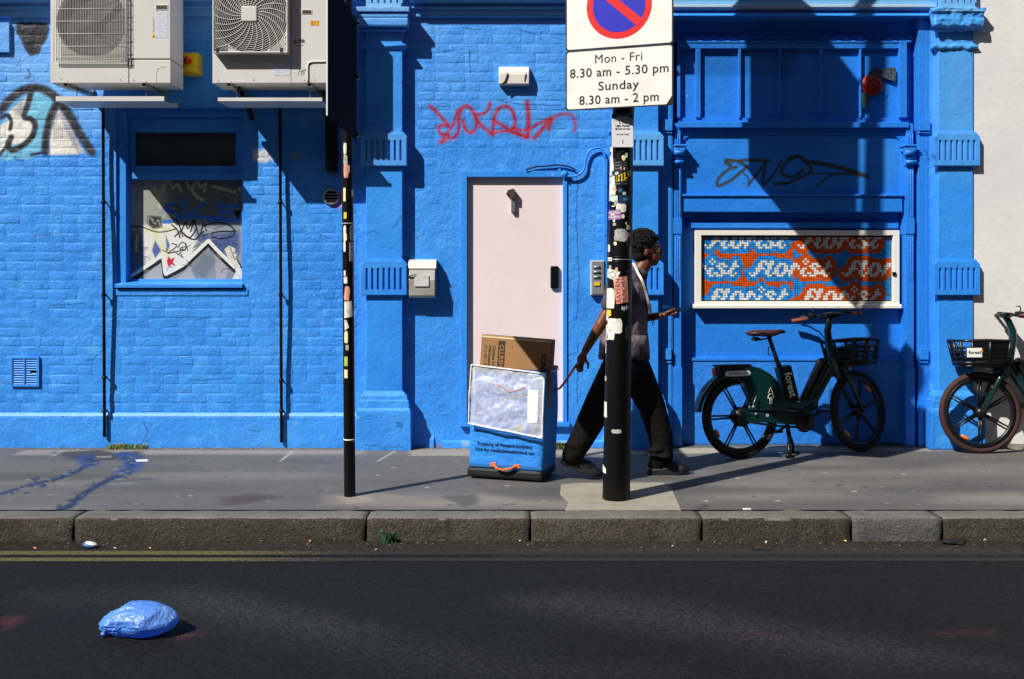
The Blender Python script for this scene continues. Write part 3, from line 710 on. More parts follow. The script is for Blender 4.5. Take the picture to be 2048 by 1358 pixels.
# ------------------------------------------------------------ white neighbour at the right
wb = thing('white_building', 'plain white rendered building standing to the right of the blue one', 'building', (5, WY, 0))
w = MB(); w.box(X(1938.3), 12, WY-.072, WY+.3, -.02, 5.2); w.build('rendered_wall', M_WHITEWALL, wb)
b_ = MB().box(X(1939), 12, WY-.079, WY-.06, -.02, Z(884), 0, .002); b_.build('wall_foot', mat('dirty_render', (150, 140, 128), .9, var=[(9, (90, 84, 78), .4, .7)], bump=[(40, .003)]), wb)
# ------------------------------------------------------------ ground
pc = Canvas(2150, 620, lambda x, y: ((x+3.9)*250, (8.2-y)*250), 'pavement_stains'); pc.sc = 1
def gp(pts): return [(G(a, b).x, G(a, b).y) for a, b in pts]
def gst(pts, w, col, a=.9, soft=2, **k): pc.stroke(gp(pts), w*250, col, a, soft, **k)
def gpo(pts, col, a=.9, soft=3, rough=0): pc.poly(gp(pts), col, a, soft, rough=rough)
for k in range(60):
    x, y, r = rng.uniform(-3.6, 4.2), rng.uniform(5.8, 8), rng.uniform(.1, .5)
    pc.poly([(x+r*math.cos(t)*rng.uniform(.7, 1.2)*1.8, y+r*.35*math.sin(t)) for t in np.linspace(0, 6, 9)], (64, 63, 62) if k % 2 else (126, 122, 115), .42, 24)
gpo([(0, 900), (725, 900), (725, 908), (0, 910)], (150, 142, 132), .55, 8, 3)
gpo([(820, 898), (1340, 897), (1700, 895), (2048, 892), (2048, 900), (1340, 908), (820, 912)], (150, 144, 132), .7, 6, 3)
gpo([(1320, 896), (1660, 894), (1620, 900), (1330, 908)], (168, 160, 144), .7, 5, 2)
gpo([(100, 905), (200, 900), (230, 906), (280, 902), (285, 914), (210, 920), (150, 918)], (44, 40, 44), .8, 8, 3)
BL = (15, 37, 74)
gst([(178, 912), (176, 926), (150, 944), (110, 958), (60, 970), (0, 988)], .05, BL, .92, 3); gst([(165, 912), (182, 930)], .13, (30, 58, 118), .8, 8)
gst([(245, 905), (262, 930), (240, 950), (200, 968), (165, 990), (138, 1012), (100, 1028), (86, 1034)], .06, BL, .92, 3); gst([(250, 908), (268, 925), (250, 944)], .16, (32, 62, 122), .8, 8)
gst([(300, 958), (220, 964), (180, 970)], .05, (30, 40, 70), .5, 8)
for base_ in ([(176, 918), (165, 936), (130, 952), (80, 965), (20, 984)], [(250, 912), (262, 932), (230, 956), (180, 978), (150, 1002), (110, 1024)]):
    sp_ = smooth_path(base_, 10)
    for k in range(110):
        x, y = sp_[int(rng.integers(0, len(sp_)))]; x += rng.normal(0, 9); y += rng.normal(0, 3); r = rng.uniform(1, 8)
        gpo([(x+r*math.cos(t)*rng.uniform(.6, 1.6), y+r*.4*math.sin(t)) for t in np.linspace(0, 5.3, 7)], BL if k % 3 else (98, 97, 96), rng.uniform(.4, .9), 1.5)
gpo([(270, 919), (296, 918), (294, 923), (272, 923)], (215, 212, 205), .95, 1)
gpo([(190, 912), (225, 911), (222, 915), (195, 916)], (120, 118, 118), .9, 1)
gpo([(440, 995), (500, 988), (560, 992), (520, 1004), (450, 1012)], (58, 48, 44), .7, 12, 4)
gpo([(640, 990), (760, 985), (860, 1000), (960, 985), (1060, 1005), (900, 1012), (760, 1014), (650, 1010)], (136, 128, 118), .45, 12, 3)
gpo([(672, 992), (740, 990), (745, 1004), (690, 1006)], (150, 142, 130), .6, 8, 3)
gpo([(884, 992), (950, 988), (958, 1002), (950, 1010), (925, 1014), (905, 1002), (890, 998)], (72, 70, 70), .75, 6, 3)
gst([(560, 922), (585, 903)], .02, (180, 175, 168), .7, 2, smooth=False); gst([(755, 922), (790, 902)], .02, (180, 175, 168), .6, 2, smooth=False)
gst([(105, 912), (125, 902)], .03, (160, 156, 150), .6, 3, smooth=False)
for k in range(210):                                    # chewing-gum spots
    x, y = rng.uniform(-3.6, 4.2), rng.uniform(5.85, 7.6); r = rng.uniform(.006, .017)
    c = (54, 54, 58) if rng.random() < .85 else (170, 168, 160)
    pc.poly([(x+r*math.cos(t)*1.3, y+r*math.sin(t)) for t in np.linspace(0, 5.5, 7)], c, .8, 1.5)
for x, y, L_ in ((540, 1025, 30), (1385, 1016, 30), (1400, 1011, 20)): gpo([(x, y), (x+L_*.5, y-3), (x+L_, y+1), (x+L_*.5, y+3)], (52, 50, 50), .8, 2)
pav_img = pc.image(); PMAP = ((0, 250/2150, 3.9*250/2150), (1, 250/620, 1-8.2*250/620))
M_PAVE = mat('pavement_asphalt', (93, 90, 86), .78, var=[(1.1, (88, 87, 88), .35, .75), (9, (118, 115, 110), .55, .85), (160, (70, 71, 76), .52, .72), (220, (140, 138, 134), .62, .74)],
             bump=[(240, .0022), (70, .002)], img=pav_img, imgmap=PMAP)
M_ROAD = mat('road_asphalt', (40, 40, 45), .62, var=[(.7, (32, 32, 37), .4, .8), (130, (24, 24, 28), .45, .62), (190, (78, 78, 80), .6, .75)], bump=[(170, .010, 'cell'), (95, .004)], spec=.35,
             img=None)
rc = Canvas(1760, 620, lambda x, y: ((x+4)*220, (5.9-y)*220), 'road_stains_and_light'); rc.sc = 1
def rg(pts): return [(lambda q: (q.x, q.y))(G(a, b, RZ)) for a, b in pts]
def rpo(pts, col, a, soft, rough=0): rc.poly(rg(pts), col, a, soft, rough=rough)
for k in range(40):
    a = rng.uniform(0, .6)
    pass
rpo([(60, 1188), (400, 1172), (470, 1200), (760, 1260), (1000, 1330), (1300, 1345), (1000, 1352), (640, 1300), (300, 1220), (90, 1204)], (52, 52, 54), .38, 34)  # reflected sunlight painted as pale streaks, here and on the next two
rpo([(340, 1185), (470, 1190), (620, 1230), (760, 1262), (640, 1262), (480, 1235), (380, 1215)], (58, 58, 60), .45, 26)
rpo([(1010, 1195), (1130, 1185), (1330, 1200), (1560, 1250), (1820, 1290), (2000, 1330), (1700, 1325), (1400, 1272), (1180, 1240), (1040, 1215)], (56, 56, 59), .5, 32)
rpo([(0, 1080), (205, 1082), (220, 1098), (120, 1106), (0, 1104)], (20, 16, 15), .9, 4, 2)
rpo([(0, 1082), (2048, 1082), (2048, 1108), (0, 1108)], (62, 56, 50), .5, 8, 2)
rpo([(1000, 1098), (2048, 1098), (2048, 1112), (1000, 1112)], (74, 70, 60), .35, 10, 2)
rpo([(480, 1262), (600, 1240), (830, 1264), (760, 1276), (560, 1276)], (40, 30, 34), .0, 10)
rpo([(300, 1272), (400, 1262), (408, 1270), (360, 1278)], (66, 38, 40), .7, 6, 1)
rpo([(0, 1234), (40, 1230), (50, 1238), (20, 1256), (0, 1262)], (84, 44, 50), .5, 6, 1)
rpo([(1860, 1262), (1990, 1258), (1990, 1272), (1880, 1274)], (60, 34, 38), .5, 7, 1)
rpo([(1470, 1266), (1560, 1262), (1560, 1272), (1480, 1274)], (60, 36, 38), .4, 7, 1)
rpo([(1500, 1096), (1545, 1098), (1550, 1106), (1520, 1106)], (22, 22, 24), .8, 4, 1); rpo([(1550, 1126), (1580, 1132), (1570, 1142)], (22, 22, 24), .6, 4, 1)
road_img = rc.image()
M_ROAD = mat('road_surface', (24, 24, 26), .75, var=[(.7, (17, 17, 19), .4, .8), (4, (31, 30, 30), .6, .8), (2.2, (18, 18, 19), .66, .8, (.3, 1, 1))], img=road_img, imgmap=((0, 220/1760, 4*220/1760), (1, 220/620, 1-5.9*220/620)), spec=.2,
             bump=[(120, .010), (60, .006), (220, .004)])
def speck(m, lo, hi, f1=150, dark=.45, light=1.9):     # tarmac stones: multiply the colour by a fine noise
    nt = m.node_tree; b = nt.nodes['Principled BSDF']; src = b.inputs['Base Color'].links[0].from_socket
    geo = nt.nodes.new('ShaderNodeNewGeometry'); t = nt.nodes.new('ShaderNodeTexNoise'); t.inputs['Scale'].default_value = f1; t.inputs['Detail'].default_value = 3; t.inputs['Roughness'].default_value = .7
    nt.links.new(geo.outputs['Position'], t.inputs['Vector']); mr = nt.nodes.new('ShaderNodeMapRange'); mr.inputs[1].default_value = lo; mr.inputs[2].default_value = hi; mr.inputs[3].default_value = dark; mr.inputs[4].default_value = light
    nt.links.new(t.outputs[0], mr.inputs[0]); vm = nt.nodes.new('ShaderNodeVectorMath'); vm.operation = 'SCALE'; nt.links.new(src, vm.inputs[0]); nt.links.new(mr.outputs[0], vm.inputs['Scale']); nt.links.new(vm.outputs[0], b.inputs['Base Color'])
speck(M_ROAD, .36, .66, 70, .35, 1.9); speck(M_ROAD, .42, .72, 170, .7, 2.2); speck(M_PAVE, .36, .66, 60, .82, 1.18); speck(M_PAVE, .34, .68, 150, .62, 1.45); speck(M_PAVE, .62, .72, 35, 1.0, .72)
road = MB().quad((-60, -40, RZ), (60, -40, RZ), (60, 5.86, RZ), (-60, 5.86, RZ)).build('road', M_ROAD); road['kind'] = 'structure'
pav = MB().quad((-60, 5.992, 0), (60, 5.992, 0), (60, 8.3, 0), (-60, 8.3, 0)).build('pavement', M_PAVE); pav['kind'] = 'structure'
gr_ = MB().quad((-400, -400, RZ-.012), (400, -400, RZ-.012), (400, 400, RZ-.012), (-400, 400, RZ-.012)).build('ground', mat('far_ground', (70, 70, 70), .9)); gr_['kind'] = 'structure'
sl = MB(); slab_pts = [(1122, 970), (1150, 967), (1325, 966), (1345, 982), (1362, 1021), (1130, 1021), (1138, 1006), (1120, 990)]
sl.prism([tuple(G(a, b)[:2]) for a, b in slab_pts], 0.0045, -.02, 0, 'XY'); so_ = sl.build('concrete_patch', mat('light_concrete', (150, 144, 128), .85, var=[(5, (128, 122, 110), .4, .75), (60, (100, 95, 86), .55, .75), (120, (176, 170, 154), .6, .75)], bump=[(60, .003), (200, .0012)])); so_['kind'] = 'structure'
# kerb: one stone after the other
M_KERB = mat('granite_kerb', (86, 80, 69), .8, ivar=.16, var=[(3, (74, 66, 52), .4, .66), (7, (48, 42, 34), .58, .72, (1, 1, .35)), (90, (52, 46, 38), .48, .60), (110, (150, 142, 126), .60, .72)], bump=[(32, .03), (80, .02), (180, .005)])
M_KERB2 = mat('bluish_granite_kerb', (100, 101, 101), .75, ivar=.1, var=[(3, (82, 82, 82), .4, .7), (110, (72, 72, 76), .48, .66), (110, (156, 158, 160), .60, .75)], bump=[(32, .018), (80, .014), (180, .004)])
M_KTOP = mat('sunlit_worn_kerb_top', (112, 109, 102), .75, var=[(2.5, (88, 85, 78), .4, .7), (90, (74, 70, 62), .5, .62), (110, (146, 142, 132), .6, .72)], bump=[(60, .006), (150, .003)])  # lighter copy for upward faces: sunlight and foot wear put into the colour
kj = [-420, -60, 147, 732, 1061, 1405, 1705, 1887, 2230, 2600]
kerb = MB(); KD0, KD1 = 5.795, 5.98
kerb.box(-60, 60, KD0+.03, KD1+.03, RZ-.05, -.009); kerb_o = kerb.build('kerb', mat('joint_dirt', (42, 36, 32), .95)); kerb_o['kind'] = 'structure'
def xk(px): return (px-1024)*5.79/F
for i in range(len(kj)-1):
    xa, xb = xk(kj[i])+.005, xk(kj[i+1])-.005; nx = max(6, int((xb-xa)/.035)); mb = MB()
    ring = [(KD0, RZ-.03), (KD0-.003, RZ+.03), (KD0-.002, RZ+.07), (KD0, -.018), (KD0+.006, -.005), (KD0+.018, 0.001), (KD0+.08, .002), (KD1-.03, .001), (KD1-.008, -.001), (KD1-.004, -.02)]
    vs, fs = [], []; nr = len(ring)
    for k in range(nx+1):
        x = xa+(xb-xa)*k/nx; e = min(k, nx-k); sh = .006 if e == 0 else 0
        for (y, z) in ring:
            q = Vector((x*3.1+i*7, y*9, z*9)); d = mn.noise(q*2.2)*.007+mn.noise(q*6)*.004+max(0, mn.noise(q*3.1+Vector((9, 0, 0)))-.25)*(.03 if -.05 < z < .002 else 0)
            zz = z+(d*.6 if z > -.02 else 0)-(sh if z > -.03 else 0)
            vs.append((x, y-d*(1 if z < -.005 else .3)+sh, zz))
    for k in range(nx):
        for j in range(nr-1): fs.append((k*nr+j, (k+1)*nr+j, (k+1)*nr+j+1, k*nr+j+1))
    fs += [tuple(range(nr)), tuple(range(nx*nr+nr-1, nx*nr-1, -1))]
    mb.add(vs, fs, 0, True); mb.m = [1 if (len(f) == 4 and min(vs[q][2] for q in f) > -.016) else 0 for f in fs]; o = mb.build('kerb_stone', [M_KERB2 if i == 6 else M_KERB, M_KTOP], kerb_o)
    if i == 6: o['label'] = 'bluish grey kerb stone'
# worn yellow lines
def yl(nt, b):
    L, N = nt.links, nt.nodes; geo = N.new('ShaderNodeNewGeometry'); sx = N.new('ShaderNodeSeparateXYZ'); L.new(geo.outputs['Position'], sx.inputs[0])
    mr = N.new('ShaderNodeMapRange'); mr.inputs[1].default_value = -1.6; mr.inputs[2].default_value = -.7; mr.inputs[3].default_value = .60; mr.inputs[4].default_value = .28; L.new(sx.outputs[0], mr.inputs[0])
    t = N.new('ShaderNodeTexNoise'); t.inputs['Scale'].default_value = 60; t.inputs['Detail'].default_value = 6; L.new(geo.outputs['Position'], t.inputs['Vector'])
    ad = N.new('ShaderNodeMath'); ad.operation = 'ADD'; L.new(t.outputs[0], ad.inputs[0]); L.new(mr.outputs[0], ad.inputs[1])
    m2 = N.new('ShaderNodeMapRange'); m2.inputs[1].default_value = .88; m2.inputs[2].default_value = 1.16; m2.inputs[3].default_value = 0; m2.inputs[4].default_value = .78; L.new(ad.outputs[0], m2.inputs[0])
    mx = N.new('ShaderNodeMix'); mx.data_type = 'RGBA'; L.new(m2.outputs[0], mx.inputs[0]); mx.inputs[6].default_value = (*s2l((38, 37, 36)), 1); mx.inputs[7].default_value = (*s2l((124, 116, 62)), 1)
    L.new(mx.outputs[2], b.inputs['Base Color'])
M_YEL = mat('worn_yellow_line', (120, 112, 60), .7, bump=[(120, .010), (60, .006)], extra=yl)
speck(M_YEL, .3, .72, 150, .6, 1.4)
for y0, y1 in ((1102.5, 1110), (1116, 1123)):
    a, b = G(0, y0, RZ).y, G(0, y1, RZ).y
    o = MB().quad((-14, b, RZ+.002), (14, b, RZ+.002), (14, a, RZ+.002), (-14, a, RZ+.002)).build('yellow_line', M_YEL, road)
# dirt and grit along the wall foot and in the gutter, nobody could count it
gt = MB(); 
def pebble(mb, x, y, z, r, mi=0):
    k = [(rng.uniform(.6, 1.3)) for _ in range(6)]
    mb.add([(x-r*k[0], y, z), (x+r*k[1], y, z), (x, y-r*k[2], z), (x, y+r*k[3], z), (x, y, z+r*k[4]*.7)], [(0, 2, 4), (2, 1, 4), (1, 3, 4), (3, 0, 4)], mi)
for k in range(1100):
    u = rng.random()
    if u < .45: pebble(gt, rng.uniform(-3.7, 4.4), WY-.03-abs(rng.normal(0, .03)), .0, rng.uniform(.002, .007), int(rng.integers(0, 3)))
    else: pebble(gt, rng.uniform(-3.4, 3.4), KD0-.01-abs(rng.normal(0, .07)), RZ, rng.uniform(.0015, .0048), int(rng.choice([0, 0, 0, 1, 1, 2])))
g_o = gt.build('grit', [mat('dark_grit', (56, 48, 42), .9), mat('brown_grit', (120, 92, 66), .9), mat('pale_grit', (170, 160, 146), .9)], fix=False); g_o['kind'] = 'stuff'

# ------------------------------------------------------------ air conditioners
M_AC = mat('ac_casing', (212, 210, 205), .42, var=[(3, (202, 199, 194), .4, .8), (30, (188, 184, 176), .66, .85)], bump=[(120, .0006)])
M_ACD = mat('ac_dark_inside', (66, 68, 68), .8); M_STEEL = mat('galvanised_steel', (168, 168, 164), .38, .6, var=[(10, (130, 130, 126), .4, .8)])
M_LAB = mat('printed_label', (206, 212, 224), .4, var=[(120, (150, 158, 176), .52, .6, (1, 1, 3))]); M_YELL = mat('yellow_label', (226, 190, 40), .4); M_INK = mat('black_ink', (26, 26, 28), .5); M_ORL = mat('orange_label', (206, 140, 40), .4)
AY = 7.62; AB = 7.92
def ax(px): return X(px, AY)
def az(py): return Z(py, AY)
def plate_hole(mb, x0, x1, z0, z1, cx, cz, r, y, d=.04, mi=0, n=48):
    circ = [(cx+r*math.cos(2*PI*k/n), cz+r*math.sin(2*PI*k/n)) for k in range(n)]
    def edge(a):
        c, s = math.cos(a), math.sin(a); t = min((x1-cx)/c if c > 1e-9 else 1e9, (x0-cx)/c if c < -1e-9 else 1e9, (z1-cz)/s if s > 1e-9 else 1e9, (z0-cz)/s if s < -1e-9 else 1e9)
        return (cx+c*t, cz+s*t)
    angs = sorted([2*PI*k/n for k in range(n)]+[math.atan2(b-cz, a-cx) % (2*PI) for a in (x0, x1) for b in (z0, z1)])
    out = [edge(a) for a in angs]; inn = [(cx+r*math.cos(a), cz+r*math.sin(a)) for a in angs]; N_ = len(angs)
    vs = [(a, y, b) for a, b in out]+[(a, y, b) for a, b in inn]+[(a, y+d, b) for a, b in inn]
    fs = []
    for k in range(N_):
        k2 = (k+1) % N_; fs += [(k, k2, N_+k2, N_+k), (N_+k, N_+k2, 2*N_+k2, 2*N_+k)]
    mb.add(vs, fs, mi)
def fan(parent, cx, cz, r, y):
    f = MB()
    for k in range(4):
        a0 = k*PI/2+.3; vs = []
        for t in np.linspace(0, 1, 7):
            for q in (.22, .6, 1): a = a0+t*1.0+q*.35; vs.append((cx+r*q*math.cos(a), y+.02+t*.05, cz+r*q*math.sin(a)))
        f.add(vs, [(i*3+j, i*3+j+1, i*3+j+4, i*3+j+3) for i in range(6) for j in range(2)], 0, True)
    f.lathe((cx, y, cz), [(.001, .0), (r*.22, .0), (r*.24, .08)], 20, 0, 'Y'); f.build('fan', (MATS.get('fan_plastic') or mat('fan_plastic', (70, 72, 72), .7)), parent)
def mount(parent, x0, x1, zb, chans, tray, rods):
    for c in chans:
        t = MB(); xa, xb, zt, zl = ax(c), ax(c+10), az(162), az(173)
        wv = .003
        for bx in ((xa, xa+wv, zl, zt-.014), (xb-wv, xb, zl, zt), (xa+wv, xb-wv, zl, zl+wv)): t.box(bx[0], bx[1], AY+.0, WY+.0, bx[2], bx[3])
        t.box(xa+wv, xb-wv, AY+.02, WY, zl+.01, zl+.013)
        t.box(xa-.004, xb+.004, WY-.02, WY+.001, zl-.02, zt+.02); t.build('wall_bracket', M_STEEL, parent)
    t = MB(); a, b, y0, y1 = tray; t.box(ax(a), ax(b), AY-.02, AB+.0, az(y1), az(y1)+.004); t.box(ax(a), ax(b), AY-.02, AY-.016, az(y1)+.004, az(y0)); t.box(ax(a), ax(b), AB-.004, AB, az(y1)+.0041, az(y0)); t.box(ax(a), ax(a)+.003, AY-.0159, AB-.0041, az(y1)+.0041, az(y0))
    t.build('drip_tray', M_AC, parent)
    for r_ in rods: MB().tube([(ax(r_), AY+.06, az(y1)), (ax(r_), AY+.06, az(166))], .0035, 6).build('tray_rod', M_STEEL, parent)
def ac(x0, x1, label):
    a = thing('air_conditioner', label, 'air conditioner', (ax((x0+x1)/2), (AY+AB)/2, az(166)), group='air conditioning units over the window'); return a
# unit with the wire guard
A = ac(101, 341, 'air conditioner with a square wire guard over its round fan, left of the yellow switch')
zt = az(-62); zb = az(166); c = MB()
cx, cz, r_ = ax(183), az(44), 70*AY/F
c.box(ax(101), ax(341), AY+.002, AB, zb, zt); c.v = c.v; 
c = MB(); c.box(ax(101), ax(108), AY, AB, zb, zt); c.box(ax(257.4), ax(341), AY, AB, az(117.6), zt, 0, .006); c.box(ax(258), ax(341), AY+.004, AB, zb, az(119.4), 0, .004)
c.box(ax(108), ax(257.3), AY+.06, AB, az(125), zt); c.box(ax(108), ax(257), AY, AB, zb, az(125.2), 0, .003)
plate_hole(c, ax(108), ax(257.2), az(125.1), zt, cx, cz, r_, AY, .05)
c.build('casing', M_AC, A)
MB().lathe((cx, AY+.052, cz), [(.0005, 0), (r_*1.05, 0)], 40, 0, 'Y').build('fan_recess', M_ACD, A)
fan(A, cx, cz, r_*.9, AY+.01)
wg = MB(); gy = AY-.035
for k in range(44): x = 112.5+k*(139.5/43); wg.tube([P(x, -55, AY-.035), P(x, 120, AY-.035)], .0023, 4, caps=False)
for y in (-28, -4, 20.5, 45, 70, 95, 115): wg.tube([(ax(111), gy-.003, az(y)), (ax(254), gy-.003, az(y)), (ax(254)+.002, AY, az(y))], .0024, 5)
for y in (121, 125): wg.tube([(ax(112), gy+.012, az(y)), (ax(255), gy+.012, az(y))], .0024, 5)
for x in (111, 116, 248, 254): wg.tube([(ax(x), gy+.01, az(-55)), (ax(x), gy+.01, az(124))], .0024, 5)
wg.build('wire_guard', mat('pale_wire', (196, 196, 190), .4), A)
h = MB(); h.box(ax(311), ax(336), AY-.004, AY+.001, az(20), az(9), 0, .002); h.build('grip_recess', M_AC, A); MB().box(ax(313), ax(334), AY-.006, AY-.003, az(18), az(11)).build('grip_shade', mat('brown_grip_shade', (70, 58, 40), .7), A)  # raised brown plate painted as the shade inside the grip
MB().box(ax(313), ax(336), AY-.0012, AY+.001, az(76), az(21)).build('rating_label', M_LAB, A)
wl = MB().prism([(ax(303), az(75)), (ax(312), az(75)), (ax(307.5), az(66))], AY-.0014, AY+.001).build('warning_label', M_YELL, A)
lb = MB().prism([(ax(306), az(74)), (ax(309), az(74)), (ax(307.5), az(69))], AY-.002, AY-.0013).build('warning_mark', M_INK, wl)
MB().box(ax(305), ax(309), AY-.001, AY+.001, az(64), az(35)).build('rating_label', mat('grey_print', (150, 150, 150), .5, var=[(200, (205, 203, 197), .45, .55)]), A)
sw = MB()
for x, y in ((122, 158), (241, 159.5), (266, 159.5), (265, 117), (114, 118), (253, 120), (265, 44)): sw.ell((ax(x), AY-.001, az(y)), (.0045, .003, .0045), 0, 1)
sw.build('screws', mat('dark_screw', (80, 74, 68), .5), A)
ar = MB(); ar.tube([(ax(a), AY+.003, az(b)) for a, b in smooth_path([(313, 165), (313, 145), (318, 136), (332, 133)], 4)], .0012, 4); ar.build('panel_line', M_STEEL, A)
mount(A, 101, 341, zb, (126, 283), (114, 330, 193.5, 203), (147, 287))
# unit with the spiral guard
A2 = ac(425, 654, 'air conditioner with a spiral fan guard, right of the yellow switch')
c = MB(); c.box(ax(425), ax(432), AY, AB, zb, zt); c.box(ax(432), ax(581), AY+.07, AB, az(112), zt); c.box(ax(432), ax(582.2), AY, AB, zb, az(108), 0, .003); c.box(ax(582.8), ax(655), AY, AB, zb, zt, 0, .004)
cx, cz, r_ = ax(504), az(33), 73*AY/F
plate_hole(c, ax(432), ax(582.2), az(108.2), zt, cx, cz, r_, AY, .05)
c.build('casing', M_AC, A2); MB().lathe((cx, AY+.06, cz), [(.0005, 0), (r_*1.05, 0)], 40, 0, 'Y').build('fan_recess', mat('black_recess', (12, 12, 13), .8), A2); fan(A2, cx, cz, r_*.9, AY+.015)
gd = MB(); Y0 = AY-.075; gx0, gx1, gz0, gz1 = ax(433.5), ax(577.5), az(106.5), az(-40)
def clip_add(path, r):
    seg = []
    for q in path:
        if gx0 < q[0] < gx1 and gz0 < q[2] < gz1: seg.append(q)
        else:
            if len(seg) > 1: gd.tube(seg, r, 4, caps=False)
            seg = []
    if len(seg) > 1: gd.tube(seg, r, 4, caps=False)
k = AY/F
for i in range(22):
    rr = (17+i*3.95)*k; clip_add([(cx+rr*math.cos(t), Y0+.004, cz+rr*math.sin(t)) for t in np.linspace(0, 2*PI, 80)], .0023)
for i in range(26):
    a0 = 2*PI*i/26; clip_add([(cx+(16+q*88)*k*math.cos(a0-q*.75), Y0, cz+(16+q*88)*k*math.sin(a0-q*.75)) for q in np.linspace(0, 1, 14)], .0028)
gd.build('spiral_guard', M_AC, A2)
fr_ = MB(); fr_.box(ax(431), ax(434), Y0-.002, AY, az(108), az(-46)); fr_.box(ax(577), ax(580), Y0-.002, AY, az(108), az(-46)); fr_.box(ax(431), ax(580), Y0-.002, AY, az(110), az(107)); fr_.box(ax(431), ax(580), Y0-.002, AY, az(-47), az(-44))
fr_.build('guard_frame', M_AC, A2, bevel=.006)
MB().box(ax(489), ax(519), Y0-.010, Y0+.02, az(48), az(18), 0, .006).build('guard_hub', M_AC, A2)
for q_ in (438, 565): MB().box(ax(q_), ax(q_+5), Y0-.004, Y0+.02, az(108), az(100)).build('guard_clip', M_INK, A2)
MB().box(ax(603), ax(624), AY-.004, AY+.001, az(28), az(19), 0, .002).build('grip_recess', M_AC, A2); MB().box(ax(605), ax(622), AY-.006, AY-.003, az(26.5), az(20.5)).build('grip_shade', MATS['brown_grip_shade'], A2)  # same brown plate imitating the shaded hollow of the grip
ol = MB().box(ax(621), ax(638), AY-.0012, AY+.001, az(51), az(41.5)).build('warning_label', M_ORL, A2)
MB().prism([(ax(630), az(50)), (ax(637), az(50)), (ax(633.5), az(43))], AY-.002, AY-.001).build('warning_mark', M_YELL, ol)
merge(text_mb('R32', .030, face_cam((ax(603), AY-.002, az(82))), 0, .0006, off=.0008)).build('lettering', M_INK, A2)
MB().prism([(ax(586), az(86)), (ax(595), az(86)), (ax(590.5), az(78))], AY-.0014, AY+.001).build('warning_mark', mat('olive_mark', (90, 96, 50), .5), A2)
text_mb('CE / UKCA', .014, face_cam((ax(598), AY-.002, az(90.5))), 0, .0004).build('lettering', mat('grey_ink', (110, 110, 108), .5), A2)
MB().box(ax(549), ax(580), AY-.0012, AY+.001, az(151), az(125)).build('rating_label', M_LAB, A2)
t = MB(); t.tube([(ax(a), AY-.004, az(b)) for a, b in smooth_path([(616, 165), (616, 132), (621, 125), (632, 123.5), (653, 123.5)], 4)], .007, 6); t.build('cover_rim', M_AC, A2)
sc_ = MB()
for q in ([(596, 150), (600, 136), (606, 140), (602, 150)], [(600, 144), (612, 138), (606, 150)]): sc_.tube([(ax(a), AY-.001, az(b)) for a, b in q], .0012, 4)
sc_.build('pen_scribble', M_INK, A2)
sw = MB()
for x, y in ((437, 160), (507, 160), (609, 160.5), (630, 160)): sw.ell((ax(x), AY-.001, az(y)), (.0045, .003, .0045), 0, 1)
sw.build('screws', MATS['dark_screw'], A2)
mount(A2, 425, 655, zb, (453, 614), (437, 645, 196, 203), (469, 617))
# bundle of lagged pipes and the black trunking
pb = MB(); pb.tube([P(476, 176, 7.75), P(484, 190, 7.85), P(492, 205, WY-.05), P(505, 240, WY-.02)], .02, 8); solo(pb, 'lagged_pipe', 'dark lagged pipe running from under the right air conditioner to the wall', 'pipe', M_BLACK)
dt = MB(); dt.lathe((X(664.5), WY-.035, Z(346)), [(.0005, 0), (.03, .002), (.045, .015), (.05, .04), (.05, 3.2)], 20); solo(dt, 'black_duct', 'fat black duct with rounded lower end on the wall above the round vent', 'duct', mat('black_duct', (8, 8, 9), .75))
# isolator
M_YB = mat('yellow_plastic', (226, 188, 24), .4); iso = thing('isolator_switch', 'yellow isolator box with a red knob between the air conditioners', 'switch', (X(380, 7.98), 8.0, Z(148, 7.98)))
D_ = 7.98; q = MB(); q.box(X(365, D_), X(396, D_), D_+.0, WY+.02, Z(148, D_), Z(105, D_), 0, .006); q.box(X(368, D_), X(393, D_), D_-.02, D_+.01, Z(145, D_), Z(108, D_), 0, .01); q.build('box', M_YB, iso)
k = MB().lathe((X(378, D_), D_-.045, Z(123, D_)), [(.0005, 0), (.026, 0), (.03, .006), (.03, .03)], 20, 0, 'Y').build('knob', mat('red_plastic', (196, 40, 30), .35), iso)
MB().box(X(377, D_), X(380, D_), D_-.056, D_-.04, Z(132, D_), Z(115, D_)).build('pointer', MATS['red_plastic'], k)
# two thin pipes down the wall
def wpipe(px0, px1, y0, y1, label, jts):
    o = thing('drain_pipe', label, 'pipe', (X(px1), WY-.035, Z(y1)), group='thin black pipes on the brick wall')
    pts = [P(px0+(px1-px0)*t, y0+(y1-y0)*t, WY-.05+(.008*math.sin(t*9))) for t in np.linspace(0, 1, 14)]
    MB().tube(pts, .0125, 10).build('pipe', M_BLACK, o)
    for y in jts:
        t = (y-y0)/(y1-y0); p = P(px0+(px1-px0)*t, y, WY-.05); MB().tube([p-Vector((0, 0, .012)), p+Vector((0, 0, .012))], .018, 10).build('pipe_clip', M_BLACK, o)
        MB().tube([p, p+Vector((0, .05, 0))], .006, 6).build('fixing', M_BLACK, o)
wpipe(206, 209, 200, 874, 'thin black drain pipe left of the graffitied window', (404, 590, 755, 822))
wpipe(560, 563, 208, 885, 'thin black drain pipe right of the graffitied window', (404, 590, 761, 822))
# painted board top left
solo(MB().box(X(-30), X(22), WY-.028, WY-.004, Z(106), Z(47), 0, .003), 'wall_board', 'pale blue painted board fixed to the wall, half out of view', 'board', MB_BLUE)
